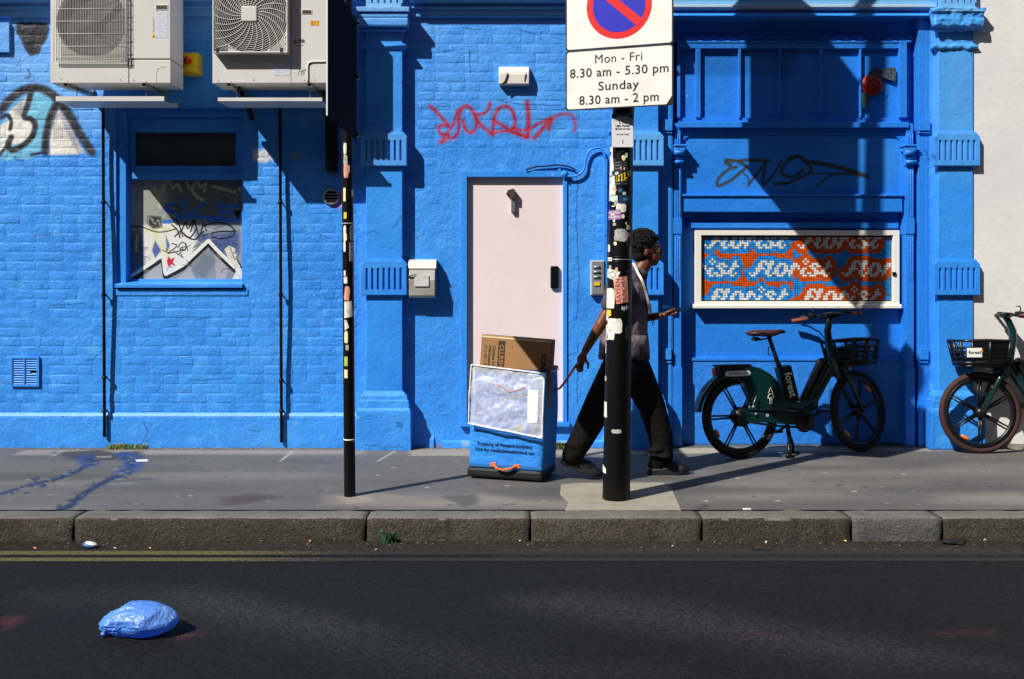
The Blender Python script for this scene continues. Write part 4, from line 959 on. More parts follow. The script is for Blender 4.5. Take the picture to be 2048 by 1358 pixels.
# air vents
v = thing('air_vent', 'blue louvred air vent low on the brick wall', 'vent', (X(51), WY, Z(774))); f = MB()
for bx in ((23, 27, 713, 773), (75, 80, 713, 773), (27.1, 74.9, 713, 717), (27.1, 74.9, 769, 773), (49, 52, 717.1, 768.9)): f.box(X(bx[0]), X(bx[1]), WY-.018, WY, Z(bx[3]), Z(bx[2]))
f.build('frame', M_TRIM, v, bevel=.0015); f = MB()
for k in range(11):
    for a, b in ((27.2, 48.8), (52.2, 74.8)):
        if k == 5 and a > 50: b = 62
        y = 717.5+k*4.7; f.prism([(WY-.015, Z(y+3.6)), (WY-.013, Z(y+3.6)), (WY-.002, Z(y+.4)), (WY-.004, Z(y+.4))], X(a), X(b), 0, 'YZ')
f.build('louvres', M_TRIM, v); MB().box(X(26), X(76), WY-.0012, WY+.001, Z(770), Z(716)).build('dark_cavity', M_BLACK, v)
v = thing('round_vent', 'small round metal vent with rusty rim beside the thin black pole', 'vent', (X(663), WY, Z(410)))
MB().lathe((X(663), WY-.02, Z(394)), [(.054, .0), (.064, 0), (.068, .006), (.068, .02), (.054, .02), (.054, 0)], 28, 0, 'Y').build('rim', M_STEEL, v)
f = MB()
for y in (382, 388, 394, 400, 406):
    hw = math.sqrt(max(.052**2-((y-394)*WY/F)**2, 0)); f.box(X(663)-hw, X(663)+hw, WY-.014, WY-.008, Z(y+1.2), Z(y-1.2))
f.build('bars', M_STEEL, v); MB().lathe((X(663), WY-.006, Z(394)), [(.0005, 0), (.056, 0)], 24, 0, 'Y').build('dark_cavity', MATS['black_recess'], v)
# white box over the door
v = thing('bulkhead_box', 'white plastic box with black paint marks on the wall above the pink door', 'box', (X(1028), WY, Z(172)))
q = MB(); q.prism([(WY-.03, Z(135)), (WY-.062, Z(146)), (WY-.066, Z(152)), (WY-.062, Z(170)), (WY-.05, Z(172)), (WY+.02, Z(172)), (WY+.02, Z(135))], X(998), X(1058), 0, 'YZ'); q.build('body', M_WHITEP, v, bevel=.005)
q = MB(); q.tube([P(1015, 139, WY-.045), P(1015, 150, WY-.068), P(1011, 162, WY-.066), P(1004, 170, WY-.063)], [.008, .011, .009, .006], 6, flat=.4); q.build('paint_mark', M_INK, v); q = MB(); q.tube([P(1057, 139, WY-.045), P(1051, 150, WY-.068), P(1049, 162, WY-.066)], [.004, .007, .004], 6, flat=.4); q.build('paint_mark', M_INK, v)
# letter box
M_LB = mat('brushed_letterbox_metal', (196, 194, 186), .35, .35, var=[(6, (150, 146, 140), .4, .8), (2.5, (120, 84, 92), .62, .8)], bump=[(60, .001)])
v = thing('letter_box', 'silver metal letter box fixed beside the left pilaster block', 'letter box', (X(848), WY-.06, Z(596)))
q = MB(); q.prism([(WY-.09, Z(534)), (WY-.125, Z(560)), (WY-.12, Z(590)), (WY-.10, Z(595)), (WY+.01, Z(595)), (WY+.01, Z(534))], X(821), X(872), 0, 'YZ'); q.build('body', M_LB, v, bevel=.004)
q = MB(); q.prism([(WY-.03, Z(519)), (WY-.07, Z(523)), (WY-.105, Z(537)), (WY-.1, Z(538)), (WY+.005, Z(538)), (WY+.005, Z(519))], X(819), X(874), 0, 'YZ'); q.build('lid', MATS.get('x') or mat('pale_metal_lid', (222, 218, 206), .35, .25), v, bevel=.004)
MB().box(X(832), X(860), WY-.132, WY-.118, Z(572), Z(551)).build('paper_notice', mat('torn_notice', (206, 202, 204), .6, var=[(30, (170, 160, 164), .5, .7)]), v)
MB().tube([P(816, 553, WY-.128), P(828, 550, WY-.134), P(834, 548, WY-.13)], [.012, .009, .006], 7, flat=.4).build('paint_mark', M_INK, v)
# entry phone
M_PANEL = mat('intercom_metal', (150, 154, 160), .35, .4)
v = thing('entry_phone', 'grey entry phone panel with three buttons left of the thick lamp post', 'intercom', (X(1194), WY, Z(590)))
MB().box(X(1180), X(1207), WY-.05, WY, Z(590), Z(521), 0, .004).build('housing', mat('pale_housing', (190, 190, 184), .45), v); MB().box(X(1183), X(1205), WY-.054, WY-.045, Z(588), Z(523), 0, .002).build('face_plate', M_PANEL, v)
for y in (534, 544, 554): MB().tube([P(1187, y, WY-.056), P(1200, y, WY-.056)], .010, 8).build('button', M_PANEL, v)
MB().box(X(1187), X(1199), WY-.062, WY-.052, Z(571), Z(564), 0, .001).build('yellow_tag', M_YB, v)
# cable and conduit
solo(MB().tube([P(a, b, WY-.03) for a, b in smooth_path([(1118, 338), (1128, 350), (1140, 353), (1156, 350), (1168, 338), (1171, 320), (1178, 303), (1192, 296), (1204, 299), (1209, 312), (1210, 322)], 5)], .0085, 8), 'cable', 'thick blue painted cable looping from the door frame corner to the conduit', 'cable', M_TRIM)
solo(MB().tube([P(a, b, WY-.02) for a, b in smooth_path([(1051, 340), (1068, 334), (1090, 332), (1120, 330), (1140, 334), (1152, 341)], 4)], .007, 6), 'loose_cable', 'thin dark loose cable arching over the top of the pink door', 'cable', mat('dark_blue_cable', (14, 40, 84), .6))
kn = MB(); 
for q in ([(1122, 345), (1134, 352)], [(1122, 352), (1135, 343)], [(1128, 341), (1130, 356)]): kn.tube([P(a, b, WY-.035) for a, b in q], .007, 6)
solo(kn, 'cable_tie', 'knot of painted string at the top right corner of the door frame', 'tie', M_TRIM)
solo(MB().box(X(1206), X(1214), WY-.035, WY+.002, Z(700), Z(320), 0, .004), 'conduit', 'narrow blue conduit strip up the wall left of the thick lamp post', 'conduit', M_TRIM)
# street-art creature on the transom
v = thing('wall_ornament', 'small flat red spiral and dark creature fixed to the rightmost transom panel', 'ornament', (X(1758), WY+R-.02, Z(212)))
DA = WY+.062-.016
M_CR = mat('creature_slate', (52, 66, 74), .5, var=[(40, (90, 104, 104), .5, .7)])
def lay(pts, f, b, m, name, par=v): return MB().prism([(X(x), Z(y)) for x, y in smooth_path(pts+[pts[0]], 4)[:-1]], DA+f, DA+b).build(name, m, par)
lay([(1740, 146), (1750, 136), (1764, 136), (1780, 134), (1794, 132), (1796, 146), (1794, 160), (1780, 156), (1764, 152), (1750, 156)], -.002, .015, M_CR, 'head')
lay([(1728, 184), (1741, 186), (1742, 200), (1736, 212), (1728, 213)], -.002, .015, M_CR, 'tail')
MB().lathe((X(1749), DA-.008, Z(168)), [(.0005, 0), (.075, .002), (.088, .012), (.09, .026)], 28, 0, 'Y').build('shell', mat('red_shell', (176, 44, 30), .45, var=[(8, (60, 40, 34), .45, .7)]), v)
MB().tube([(X(1752)+(.004+t*.0062)*math.cos(t), DA-.010, Z(170)+(.004+t*.0062)*math.sin(t)) for t in np.linspace(0, 12.5, 60)], .0022, 5).build('spiral_line', M_INK, v)
for y in (134, 149, 154): MB().ell((X(1790), DA-.006, Z(y)), (.004, .003, .004), 0, 1).build('pin', M_WHITEP, v)
# ------------------------------------------------------------ poles and their stickers
class Pole:
    def __init__(s, x0, y, r0, r1, zt, lx): s.x0, s.y, s.r0, s.r1, s.zt, s.lx = x0, y, r0, r1, zt, lx
    def c(s, z): t = z/s.zt; return s.x0+s.lx*t, s.y
    def r(s, z): t = min(max(z/s.zt, 0), 1); return s.r0+(s.r1-s.r0)*t
def sticker(pole, poly, m, name, parent, off=.0012, rough=0):
    # poly: outline in photo pixels; laid on the round surface of the pole as a thin skin
    D = pole.y-.06; xs = [a for a, b in poly]; ys = [b for a, b in poly]
    def hit(px, py):
        z = HC+(HOR-py)*(D)/F; cx, cy = pole.c(z); r = pole.r(z)+off
        x = (px-1024)*D/F; s_ = max(-1, min(1, (x-cx)/r)); a = math.asin(s_)
        return (cx+r*math.sin(a), cy-r*math.cos(a), z)
    bm = bmesh.new(); vs = [bm.verts.new((a, b, 0)) for a, b in poly]; bm.faces.new(vs)
    for ax_, lo, hi, n in ((0, min(xs), max(xs), 5), (1, min(ys), max(ys), 3)):
        for k in range(1, n):
            q = lo+(hi-lo)*k/n; no = (1, 0, 0) if ax_ == 0 else (0, 1, 0); co_ = (q, 0, 0) if ax_ == 0 else (0, q, 0)
            bmesh.ops.bisect_plane(bm, geom=bm.verts[:]+bm.edges[:]+bm.faces[:], plane_co=co_, plane_no=no)
    for v in bm.verts: v.co = hit(v.co.x, v.co.y)
    mb = MB(); mb.bm(bm, 0, False); bm.free()
    return mb.build(name, m, parent)
PAPER = mat('sticker_paper', (222, 220, 208), .55, var=[(30, (170, 168, 160), .5, .75), (90, (120, 118, 112), .62, .75)])
GREYP = mat('torn_sticker', (176, 178, 174), .6, var=[(40, (120, 122, 120), .45, .7)])
PINKP = mat('pink_sticker', (224, 160, 142), .55, var=[(40, (200, 130, 110), .45, .7)]); CREAM = mat('cream_sticker', (232, 220, 172), .5); YST = mat('yellow_sticker', (222, 196, 52), .5)
PUR = mat('purple_sticker', (150, 96, 160), .5); DBL = mat('dark_blue_sticker', (24, 44, 92), .5); TEALI = mat('teal_print', (96, 190, 214), .5); REDI = mat('red_print', (190, 44, 40), .5); BLUEI = mat('blue_print', (60, 80, 180), .5); MINT = mat('mint_sticker', (176, 212, 190), .5)
def blob(x0, y0, x1, y1, seed, n=14, k=.16):
    r = random.Random(seed); cx, cy, w, h = (x0+x1)/2, (y0+y1)/2, (x1-x0)/2, (y1-y0)/2
    return [(cx+w*math.cos(t)*(1-r.uniform(0, k))*min(1.25, 1/max(abs(math.cos(t)), abs(math.sin(t)))), cy+h*math.sin(t)*(1-r.uniform(0, k))*min(1.25, 1/max(abs(math.cos(t)), abs(math.sin(t))))) for t in np.linspace(0, 2*PI, n, endpoint=False)]
def rect(x0, y0, x1, y1, sk=0): return [(x0, y0), (x1, y0+sk), (x1, y1+sk), (x0, y1)]
# thick lamp post
LP = Pole(.656, 6.27, .0875, .0695, 2.3, .036)
lamp = thing('lamp_post', 'thick black lamp post plastered with stickers in front of the walking person', 'lamp post', (.656, 6.27, 0))
q = MB(); zs = [0, .02, .6, 1.2, 1.8, 2.3, 3.4, 8.2]; q.tube([({3.4: .752, 8.2: .83}.get(z, .656+.0165*z), 6.27, z) for z in zs], [LP.r(z) if z <= 2.3 else (.060 if z < 4 else .045) for z in zs], 32); q.build('post', M_BLACK, lamp)
# lantern and arm far above the view, and the banner whose shadow falls on the shopfront
tx, ty = .82, 6.27
q = MB(); q.tube([(tx, ty, 8.1), (tx, ty-.1, 8.45), (tx, ty-.5, 8.6), (tx, ty-.9, 8.62)], .03, 10); q.build('lamp_arm', M_BLACK, lamp)
MB().box(tx-.12, tx+.12, ty-1.4, ty-.85, 8.56, 8.68, 0, .04).build('lantern', M_BLACK, lamp)
BX = .765
bn = thing('post_banner', 'banner hung from the lamp post above the view', 'banner', (BX, 5.5, 3.1)) if False else None
for (z0, z1, y0, y1) in ((3.78, 5.68, 6.365, 7.145),):
    cl_ = MB().box(BX-.004, BX+.004, y0, y1, z0, z1).build('banner', mat('banner_cloth', (200, 60, 50), .8), lamp)
    for z in (z0+.01, z1-.01): MB().tube([(BX, 6.27, z), (BX, y1+.02, z)], .012, 8).build('banner_arm', M_BLACK, lamp)
# stickers, top to bottom
ST = [(rect(1218, 292, 1226, 326), PAPER), (blob(1216, 316, 1228, 352, 3), PAPER), (blob(1215, 350, 1232, 392, 4), PAPER), ([(1228, 325), (1255, 323), (1256, 370), (1230, 371)], mat('faint_frame_sticker', (34, 36, 40), .5)),
      ([(1230, 340), (1256, 336), (1254, 364), (1234, 366)], REDI), ([(1232, 352), (1262, 340), (1262, 350), (1246, 362), (1233, 364)], YST), (rect(1216, 391, 1235, 401), MINT), (rect(1238, 390, 1262, 408, -1), DBL), (rect(1236, 376, 1246, 386), DBL),
      (blob(1232, 406, 1252, 425, 5, k=.04), PAPER), (blob(1208, 414, 1219, 444, 6, k=.1), CREAM), (rect(1217, 420, 1241, 439), PUR), (blob(1228, 456, 1255, 484, 8, 18, .22), GREYP), (blob(1214, 488, 1221, 504, 9), PAPER),
      (rect(1258, 492, 1263, 522), GREYP), (rect(1214, 514, 1224, 522), PAPER), ([(1217, 537), (1240, 544), (1232, 562), (1214, 554)], PAPER), (blob(1206, 534, 1214, 550, 11), PINKP), (rect(1207, 550, 1213, 562), BLUEI),
      ([(1226, 556), (1254, 552), (1257, 604), (1232, 608)], PINKP), ([(1207, 566), (1214, 562), (1206, 592), (1200, 598)], PAPER), (blob(1211, 576, 1229, 618, 12, k=.08), PAPER), (rect(1212, 620, 1222, 632), YST), (blob(1209, 626, 1218, 642, 13), PAPER),
      (blob(1216, 636, 1244, 668, 14, 20, .12), PAPER), (blob(1209, 648, 1230, 682, 15, 16, .2), PAPER), (blob(1208, 682, 1214, 710, 20), PAPER), (blob(1250, 652, 1262, 678, 16, k=.05), mat('dark_disc_sticker', (64, 60, 66), .5)), (rect(1205, 804, 1214, 835, 1), PAPER), (rect(1205, 852, 1209, 884), PAPER),
      ([(1204, 916), (1206, 930), (1212, 938), (1212, 948), (1207, 947), (1204, 936)], PAPER), (blob(1206, 752, 1214, 764, 18), GREYP), (blob(1222, 857, 1244, 866, 19, k=.3), GREYP)]
for k in range(34):
    y0_ = rng.uniform(300, 560); x0_ = rng.uniform(1217, 1232) if rng.random() < .7 else rng.uniform(1236, 1256); w_, h_ = rng.uniform(3, 9), rng.uniform(3, 13)
    ST.insert(0, (blob(x0_, y0_, x0_+w_, y0_+h_, 100+k, 10, .3), [PAPER, GREYP, CREAM, MINT, PINKP, DBL, PAPER][k % 7]))
LPs = Pole(LP.x0, LP.y, LP.r0, LP.r1, LP.zt, LP.lx)
for pts, m_ in ST:
    sticker(LP, pts, m_, 'sticker', lamp, .0010+rng.uniform(0, .0008))
def post_text(body, px, py, size, m_, roll=0, par=None, off=.0045, **k):
    z = Z(py, 6.2); cx, cy = LP.c(z); r = LP.r(z)+off; x = X(px, 6.2); a = math.asin(max(-1, min(1, (x-cx)/r)))
    M = Matrix.Translation((cx+r*math.sin(a), cy-r*math.cos(a), z)) @ Matrix.Rotation(a, 4, 'Z') @ Matrix.Rotation(roll, 4, 'Y') @ Matrix.Rotation(PI/2, 4, 'X')
    t = text_mb(body, size, M, **k)
    out = []                                            # wrap the letters round the post
    for v in t.v:
        c2 = LP.c(v[2]); s_ = max(-.98, min(.98, (v[0]-c2[0])/r)); out.append((v[0], c2[1]-r*math.cos(math.asin(s_)), v[2]))
    t.v = out; return t.build('lettering', m_, par or lamp, fix=False)
WHI = mat('white_print', (236, 234, 230), .5)
post_text('HUMAN', 1230, 425.5, .023, WHI, off=.0030, ext=0, sx=.98); post_text('HUMAN', 1230, 434, .023, WHI, off=.0030, ext=0, sx=.98)
BRN = mat('brick_red_print', (150, 46, 40), .5)
post_text('BAYERN', 1236, 581, .041, BRN, roll=-PI/2+.07, off=.0032, ext=0, off_=0) if False else post_text('BAYERN', 1236, 581, .041, BRN, roll=-PI/2-.06, off=.0032, ext=0)
post_text('MÜNCHEN', 1247, 579, .034, BRN, roll=-PI/2-.06, off=.0032, ext=0)
post_text('sph', 1250, 615, .040, WHI, off=.0016, ext=0)
post_text('SEF', 1251, 399, .022, TEALI, off=.0032, ext=0); post_text('N.', 1241, 381, .02, TEALI, off=.003, ext=0)
ri = MB()
def ring_on(px, py, rad, r_, par):
    pts = []
    for t in np.linspace(0, 2*PI, 25):
        z = Z(py, 6.2)+rad*math.sin(t); x = X(px, 6.2)+rad*math.cos(t); c2 = LP.c(z); rr = LP.r(z)+.003; s_ = max(-.98, min(.98, (x-c2[0])/rr)); pts.append((x, c2[1]-rr*math.cos(math.asin(s_)), z))
    par.tube(pts, r_, 4, caps=False)
ring_on(1225, 549, .018, .0010, ri); ring_on(1256, 665, .017, .0010, ri); ring_on(1238, 352, .012, .0016, ri); ri.build('printed_rings', M_INK, lamp)['kind'] = 'stuff'
fl = MB()
for y in (325, 331, 337, 362, 368): fl.tube([P(1229, y, 6.199), P(1254, y-1, 6.199)], .0012, 4)
fl.build('printed_lines', GREYP, lamp)['kind'] = 'stuff'
# band round the post
for y in (514, 519, 523):
    z = Z(y, 6.2); c2 = LP.c(z); MB().lathe((c2[0], c2[1], z), [(LP.r(z)+.0005, -.003), (LP.r(z)+.003, 0), (LP.r(z)+.0005, .003)], 28).build('clip_band', M_STEEL if y == 519 else M_BLACK, lamp)
# faulty light plate
z = Z(262, 6.2); FX = X(1245, 6.2)
pl_ = thing('notice_plate', 'small white notice plate about a faulty light strapped to the thick lamp post', 'notice', (FX, 6.19, Z(295, 6.19)))
N0 = 6.27-.0695-.012
q = MB(); q.box(X(1223.5, N0), X(1266.5, N0), N0, N0+.004, Z(294.5, N0), Z(228, N0), 0, .0015); q.build('plate', mat('notice_white', (226, 226, 226), .35), pl_)
MB().prism([(X(1224, N0), Z(229, N0)), (X(1266, N0), Z(229, N0)), (X(1266, N0), Z(236, N0)), (X(1250, N0), Z(232, N0)), (X(1238, N0), Z(232.5, N0)), (X(1224, N0), Z(238, N0))], N0-.0006, N0-.0001).build('printed_corner', BLUEI, pl_)
for s_, y, sz, o_ in (('Is This', 245.5, .0185, .0003), ('Light Faulty?', 251.5, .0185, .0003), ('☎ 0207 364 5004', 258, .0125, .0002), ('SCLATER STREET', 269, .0105, .0001), ('1', 284, .030, .0006)):
    text_mb(s_, sz, face_cam((FX, N0-.0008, Z(y, N0))), 0, .0003, off=o_).build('lettering', M_INK, pl_)
MB().box(X(1226, N0), X(1264, N0), N0-.0008, N0-.0002, Z(242.3, N0), Z(241.8, N0)).build('printed_line', M_INK, pl_)

# parking restriction sign
sg = thing('parking_sign', 'white parking sign with red and blue roundel and times on the lamp post', 'sign', (X(1237, 6.15), 6.15, Z(222, 6.15)))
SD = 6.27-.0695-.075; yawS = math.radians(-19)
scx, scz = X(1237, SD), Z(156, SD); R3 = Matrix.Translation((scx, SD, scz)) @ Matrix.Rotation(yawS, 4, 'Z')
u = SD/F
def sgm(mb, name, m_, par=sg, **k): mb.xform(R3); return mb.build(name, m_, par, **k)
M_SW = mat('sign_white', (228, 226, 218), .4, var=[(5, (214, 212, 204), .5, .8)]); M_SB = mat('sign_black', (18, 18, 18), .45)
def rrect(x0, x1, z0, z1, r, n=5):
    pts = []
    for cx_, cz_, a0 in ((x1-r, z1-r, 0), (x0+r, z1-r, PI/2), (x0+r, z0+r, PI), (x1-r, z0+r, 1.5*PI)):
        for k in range(n+1): a = a0+PI/2*k/n; pts.append((cx_+r*math.cos(a), cz_+r*math.sin(a)))
    return pts
hw = 110*u
q = MB(); q.prism(rrect(-hw, hw, -60*u, 60.5*u, 6*u), 0, .004); lower = sgm(q, 'lower_plate', M_SB)
q = MB(); q.prism(rrect(-hw+3*u, hw-3*u, -57.5*u, 58*u, 5*u), -.0008, -.0001); sgm(q, 'plate_face', M_SW, lower)
UZ0, UZ1 = 61*u, 262*u
q = MB(); q.prism(rrect(-hw, hw, UZ0, UZ1, 6*u), 0, .004); upper = sgm(q, 'upper_plate', M_SB)
q = MB(); q.prism(rrect(-hw+3*u, hw-3*u, UZ0+2.5*u, UZ1-3*u, 5*u), -.0008, -.0001); sgm(q, 'plate_face', M_SW, upper)
ccx, ccz = 1*u, 145*u
def disc(r, n=64): return [(ccx+r*math.cos(2*PI*k/n), ccz+r*math.sin(2*PI*k/n)) for k in range(n)]
M_SR = mat('sign_red', (214, 32, 34), .4); M_SBL = mat('sign_blue', (38, 40, 178), .4)
q = MB(); q.prism(disc(66.5*u), -.0018, -.0009); sgm(q, 'roundel', M_SR, upper)
q = MB(); q.prism(disc(53.5*u), -.0026, -.0019); sgm(q, 'roundel_centre', M_SBL, upper)
q = MB(); c45 = math.cos(PI/4-.06); s45 = math.sin(PI/4-.06); L_ = 58*u; w_ = 8.5*u
q.prism([(ccx-L_*c45-w_*s45, ccz+L_*s45-w_*c45), (ccx-L_*c45+w_*s45, ccz+L_*s45+w_*c45), (ccx+L_*c45+w_*s45, ccz-L_*s45+w_*c45), (ccx+L_*c45-w_*s45, ccz-L_*s45-w_*c45)], -.0034, -.0027); sgm(q, 'roundel_bar', M_SR, upper)
for s_, dx, dz, sz in (('Mon - Fri', 0, 40, 24.5), ('8.30 am - 5.30 pm', 0, 13.5, 25), ('Sunday', 0, -15, 24.5), ('8.30 am - 2 pm', 0, -42, 25)):
    t = text_mb(s_, sz*1.02*u, Matrix.Translation((dx*u, -.0016, dz*u)) @ Matrix.Rotation(PI/2, 4, 'X'), 0, .0005, off=.0 if s_[0] == 'M' else .0007, sx=1.0, spacing=1.07)
    xs = [v[0] for v in t.v]; wd = {'Mon - Fri': 96, '8.30 am - 5.30 pm': 201, 'Sunday': 83, '8.30 am - 2 pm': 162}[s_]*u; f_ = wd/(max(xs)-min(xs)); mid = (max(xs)+min(xs))/2
    t.v = [((v[0]-mid)*f_, v[1], v[2]) for v in t.v]; sgm(t, 'lettering', M_SB, lower, fix=False)
q = MB(); q.box(-.09, .09, .004, .03, -20*u, -10*u); q.box(-.09, .09, .004, .03, 100*u, 110*u); q.box(-.09, .09, .004, .03, 220*u, 230*u); sgm(q, 'mounting_channel', M_STEEL)
q = MB(); q.lathe((0, .012, 335*u), [(.001, 0), (105*u, 0), (105*u, .004), (.001, .004)], 40, 0, 'Y'); sgm(q, 'round_plate', M_SW)
cn = MB(); cn.prism([(hw-14*u, -58*u), (hw-2*u, -40*u), (hw-2*u, -58*u)], -.0018, -.0009); sgm(cn, 'worn_corner', M_SB)

# thin pole with its plate
TP = Pole(-1.036, 6.36, .0365, .0365, 4.2, -.03)
th = thing('sign_pole', 'thin black pole with torn stickers at the kerb right of the graffitied window', 'pole', (-1.036, 6.36, 0))
q = MB(); q.tube([(*TP.c(z_), z_) for z_ in (0, .01, 1, 2, 3, 4.2)], .0365, 24); q.build('pole', M_BLACK, th)
z = Z(880, 6.33); MB().lathe((*TP.c(z), z), [(.0368, -.004), (.0385, -.003), (.0385, .003), (.0368, .004)], 24).build('white_band', WHI, th)
z = Z(447, 6.33); MB().lathe((*TP.c(z), z), [(.0368, -.004), (.041, -.003), (.041, .003), (.0368, .004)], 24).build('cable_tie', GREYP, th)
TS = [(blob(685, 284, 692, 308, 1), PAPER), (blob(685, 308, 694, 330, 2), GREYP), (blob(685, 326, 696, 356, 3, k=.2), PINKP), (rect(693, 330, 698, 344), PAPER), (rect(685, 375, 690, 402), CREAM), (rect(701, 378, 708, 392, 1), PAPER), (rect(686, 424, 692, 437), YST), (blob(685, 450, 691, 474, 5), PAPER), (blob(685, 466, 693, 482, 6), CREAM), (blob(698, 448, 708, 482, 7, k=.1), GREYP),
      (rect(697, 484, 707, 522, 1), GREYP), (blob(685, 480, 690, 504, 8), PAPER), (rect(686, 541, 690, 552), PAPER), (blob(685, 552, 694, 568, 9, k=.25), PAPER), (blob(703, 552, 709, 574, 10), GREYP), (blob(686, 572, 699, 604, 11, k=.3), PINKP), ([(687, 604), (702, 602), (705, 633), (687, 637)], PAPER), ([(687, 640), (692, 641), (697, 655), (688, 662)], PAPER), (blob(687, 662, 695, 688, 12), CREAM), (blob(689, 688, 697, 702, 13, k=.4), GREYP), (rect(687, 714, 694, 733), mat('green_sticker', (170, 190, 90), .5)), (rect(687, 740, 694, 757), CREAM)]
for pts, m_ in TS: sticker(TP, pts, m_, 'sticker', th, .0010+rng.uniform(0, .0008))
# plate standing out from the pole, seen edge-on
sp = thing('side_sign', 'black-backed sign plate standing out from the top of the thin pole, seen edge on', 'sign', (-.99, 5.8, Z(290, 6.25)))
xp = -.985; M_BK = mat('dark_sign_back', (4, 4, 4), .9, spec=.05)
ya, yb = 5.30, 6.30
q = MB(); q.box(xp-.003, xp+.003, ya, yb, 2.265, 3.02); q.build('plate', M_BK, sp)
MB().box(xp-.004, xp+.004, ya-.004, ya-.0002, 2.265, 3.02).build('sunlit_edge', WHI, sp); MB().box(xp-.003, xp+.0035, yb+.0002, yb+.004, 2.265, 3.02).build('rear_edge', GREYP, sp)  # front edge coloured white to look sunlit
for z_ in (2.30, 2.66, 3.0):
    q = MB()
    for bx in ((yb-.03, yb, z_-.013, z_-.010), (yb-.03, yb, z_+.010, z_+.013), (yb-.004, yb-.001, z_-.01, z_+.01)): q.box(xp+.0032, xp+.02, bx[0], bx[1], bx[2], bx[3])
    q.build('clip', M_STEEL, sp)

# ------------------------------------------------------------ delivery tote on wheels
cyaw = math.radians(-17.2)
ct = thing('delivery_trolley', 'bright blue fabric delivery trolley with clear flap and orange handles, pulled by the person', 'trolley', (.000, 6.99, 0), cyaw)
M_TB = mat('blue_tote_fabric', (44, 136, 224), .55, var=[(4, (34, 118, 208), .4, .8), (30, (70, 156, 236), .6, .8)], bump=[(6, .02, 'noise', (1, 1, 1.6)), (30, .003), (400, .0005)])
M_TD = mat('dark_tote_fabric', (16, 44, 96), .6, bump=[(12, .012)]); M_TK = mat('black_tote_base', (20, 20, 22), .6, bump=[(30, .003)]); M_OR = mat('orange_webbing', (226, 104, 36), .6, bump=[(300, .001)])
tb = MB(); nl, W2, D2 = 9, .268, .180
def ringt(z):
    t = z/.755; sh = .035*t; bul = .012*math.sin(PI*t); w = W2-.012*t+bul; d = D2+.0*t+bul*.6
    pts = []
    n = 10
    for k in range(n): pts.append((-w+2*w*k/n, -d))
    for k in range(n): pts.append((w, -d+2*d*k/n))
    for k in range(n): pts.append((w-2*w*k/n, d))
    for k in range(n): pts.append((-w, d-2*d*k/n))
    out = []
    for i, (x, y) in enumerate(pts):
        cr = .03; ex = max(0, abs(x)-(w-cr)); ey = max(0, abs(y)-(d-cr))
        if ex > 0 and ey > 0:
            L_ = math.hypot(ex, ey); f_ = min(1, cr/L_); x = math.copysign(w-cr+ex*f_, x); y = math.copysign(d-cr+ey*f_, y)
        nv = mn.noise(Vector((x*6, y*6, z*5)))*.005
        out.append((x+sh+nv, y+nv, z))
    return out
zs = [.075, .11, .19, .28, .37, .46, .55, .64, .72, .755]; vs = []; fs = []
for z_ in zs: vs += ringt(z_)
for i in range(len(zs)-1):
    for k in range(40): k2 = (k+1) % 40; fs.append((i*40+k, i*40+k2, (i+1)*40+k2, (i+1)*40+k))
tb.add(vs, fs, 0, True); tote = tb.build('tote', M_TB, ct, local=True)
sm_ = tote.modifiers.new('thickness', 'SOLIDIFY'); sm_.thickness = .006; sb_ = tote.modifiers.new('soft', 'SUBSURF'); sb_.levels = 1; sb_.render_levels = 2
MB().box(-.255, .265, -.15, .15, .06, .10, 0, .01).build('base_board', M_TK, ct, local=True)
MB().box(-.272, .272, -.187, .187, .012, .082, 0, .02).build('base', M_TK, ct, local=True)
for sx in (-1, 1):
    for sy in (-1, 1): MB().lathe((sx*.2-.012, sy*.13, .016), [(.001, 0), (.016, 0), (.016, .024), (.001, .024)], 14, 0, 'X').build('wheel', M_BLACK, ct, local=True)
MB().box(-.262+.006, .262+.006, -.1905, -.178, .088, .112, 0, .002).build('lower_webbing', mat('teal_webbing', (30, 104, 168), .6), ct, local=True)
q = MB(); q.box(-.095, -.055, -.196, -.186, .095, .122, 0, .002); q.box(.075, .115, -.196, -.186, .093, .12, 0, .002)
q.tube([(-.07, -.198, .11), (-.04, -.215, .088), (.0, -.22, .084), (.04, -.215, .09), (.09, -.198, .108)], .012, 8, flat=.35); q.build('lower_handle', M_OR, ct, local=True)
q = MB(); q.box(.262, .2685, -.18, .18, .6, .72); 
rim = MB(); rim.tube([(x_*1.0, y_, .757) for x_, y_, z__ in ringt(.755)]+[ringt(.755)[0]], .009, 8); rim.build('rim_piping', M_TD, ct, local=True)
MB().box(.30-.05, .31, -.1, .12, .742, .748).build('inner_lining', WHI, ct, local=True)
q = MB()
for s_, z_ in (('Property of Amazon Logistics', .245), ('Not for resale/unauthorised use', .205)):
    t = text_mb(s_, .0325, Matrix.Translation((.005, -.1845, z_)) @ Matrix.Rotation(.02, 4, 'Y') @ Matrix.Rotation(PI/2, 4, 'X'), 0, .0003, off=.0006)
    t.v = [(v[0], -(D2+.0072*math.sin(PI*v[2]/.755))+.005*mn.noise(Vector((v[0]*6, -D2*6, v[2]*5)))-.0052, v[2]) for v in t.v]; t.build('lettering', mat('navy_print', (14, 30, 78), .5) if 'navy_print' not in MATS else MATS['navy_print'], ct, local=True, fix=False)
MB().box(.205, .222, -.202, -.180, .318, .365, 0, .002).build('red_tab', M_OR, ct, local=True); MB().box(.09, .13, -.202, -.182, .35, .385, 0, .001).build('yellow_tag', M_YB, ct, local=True)
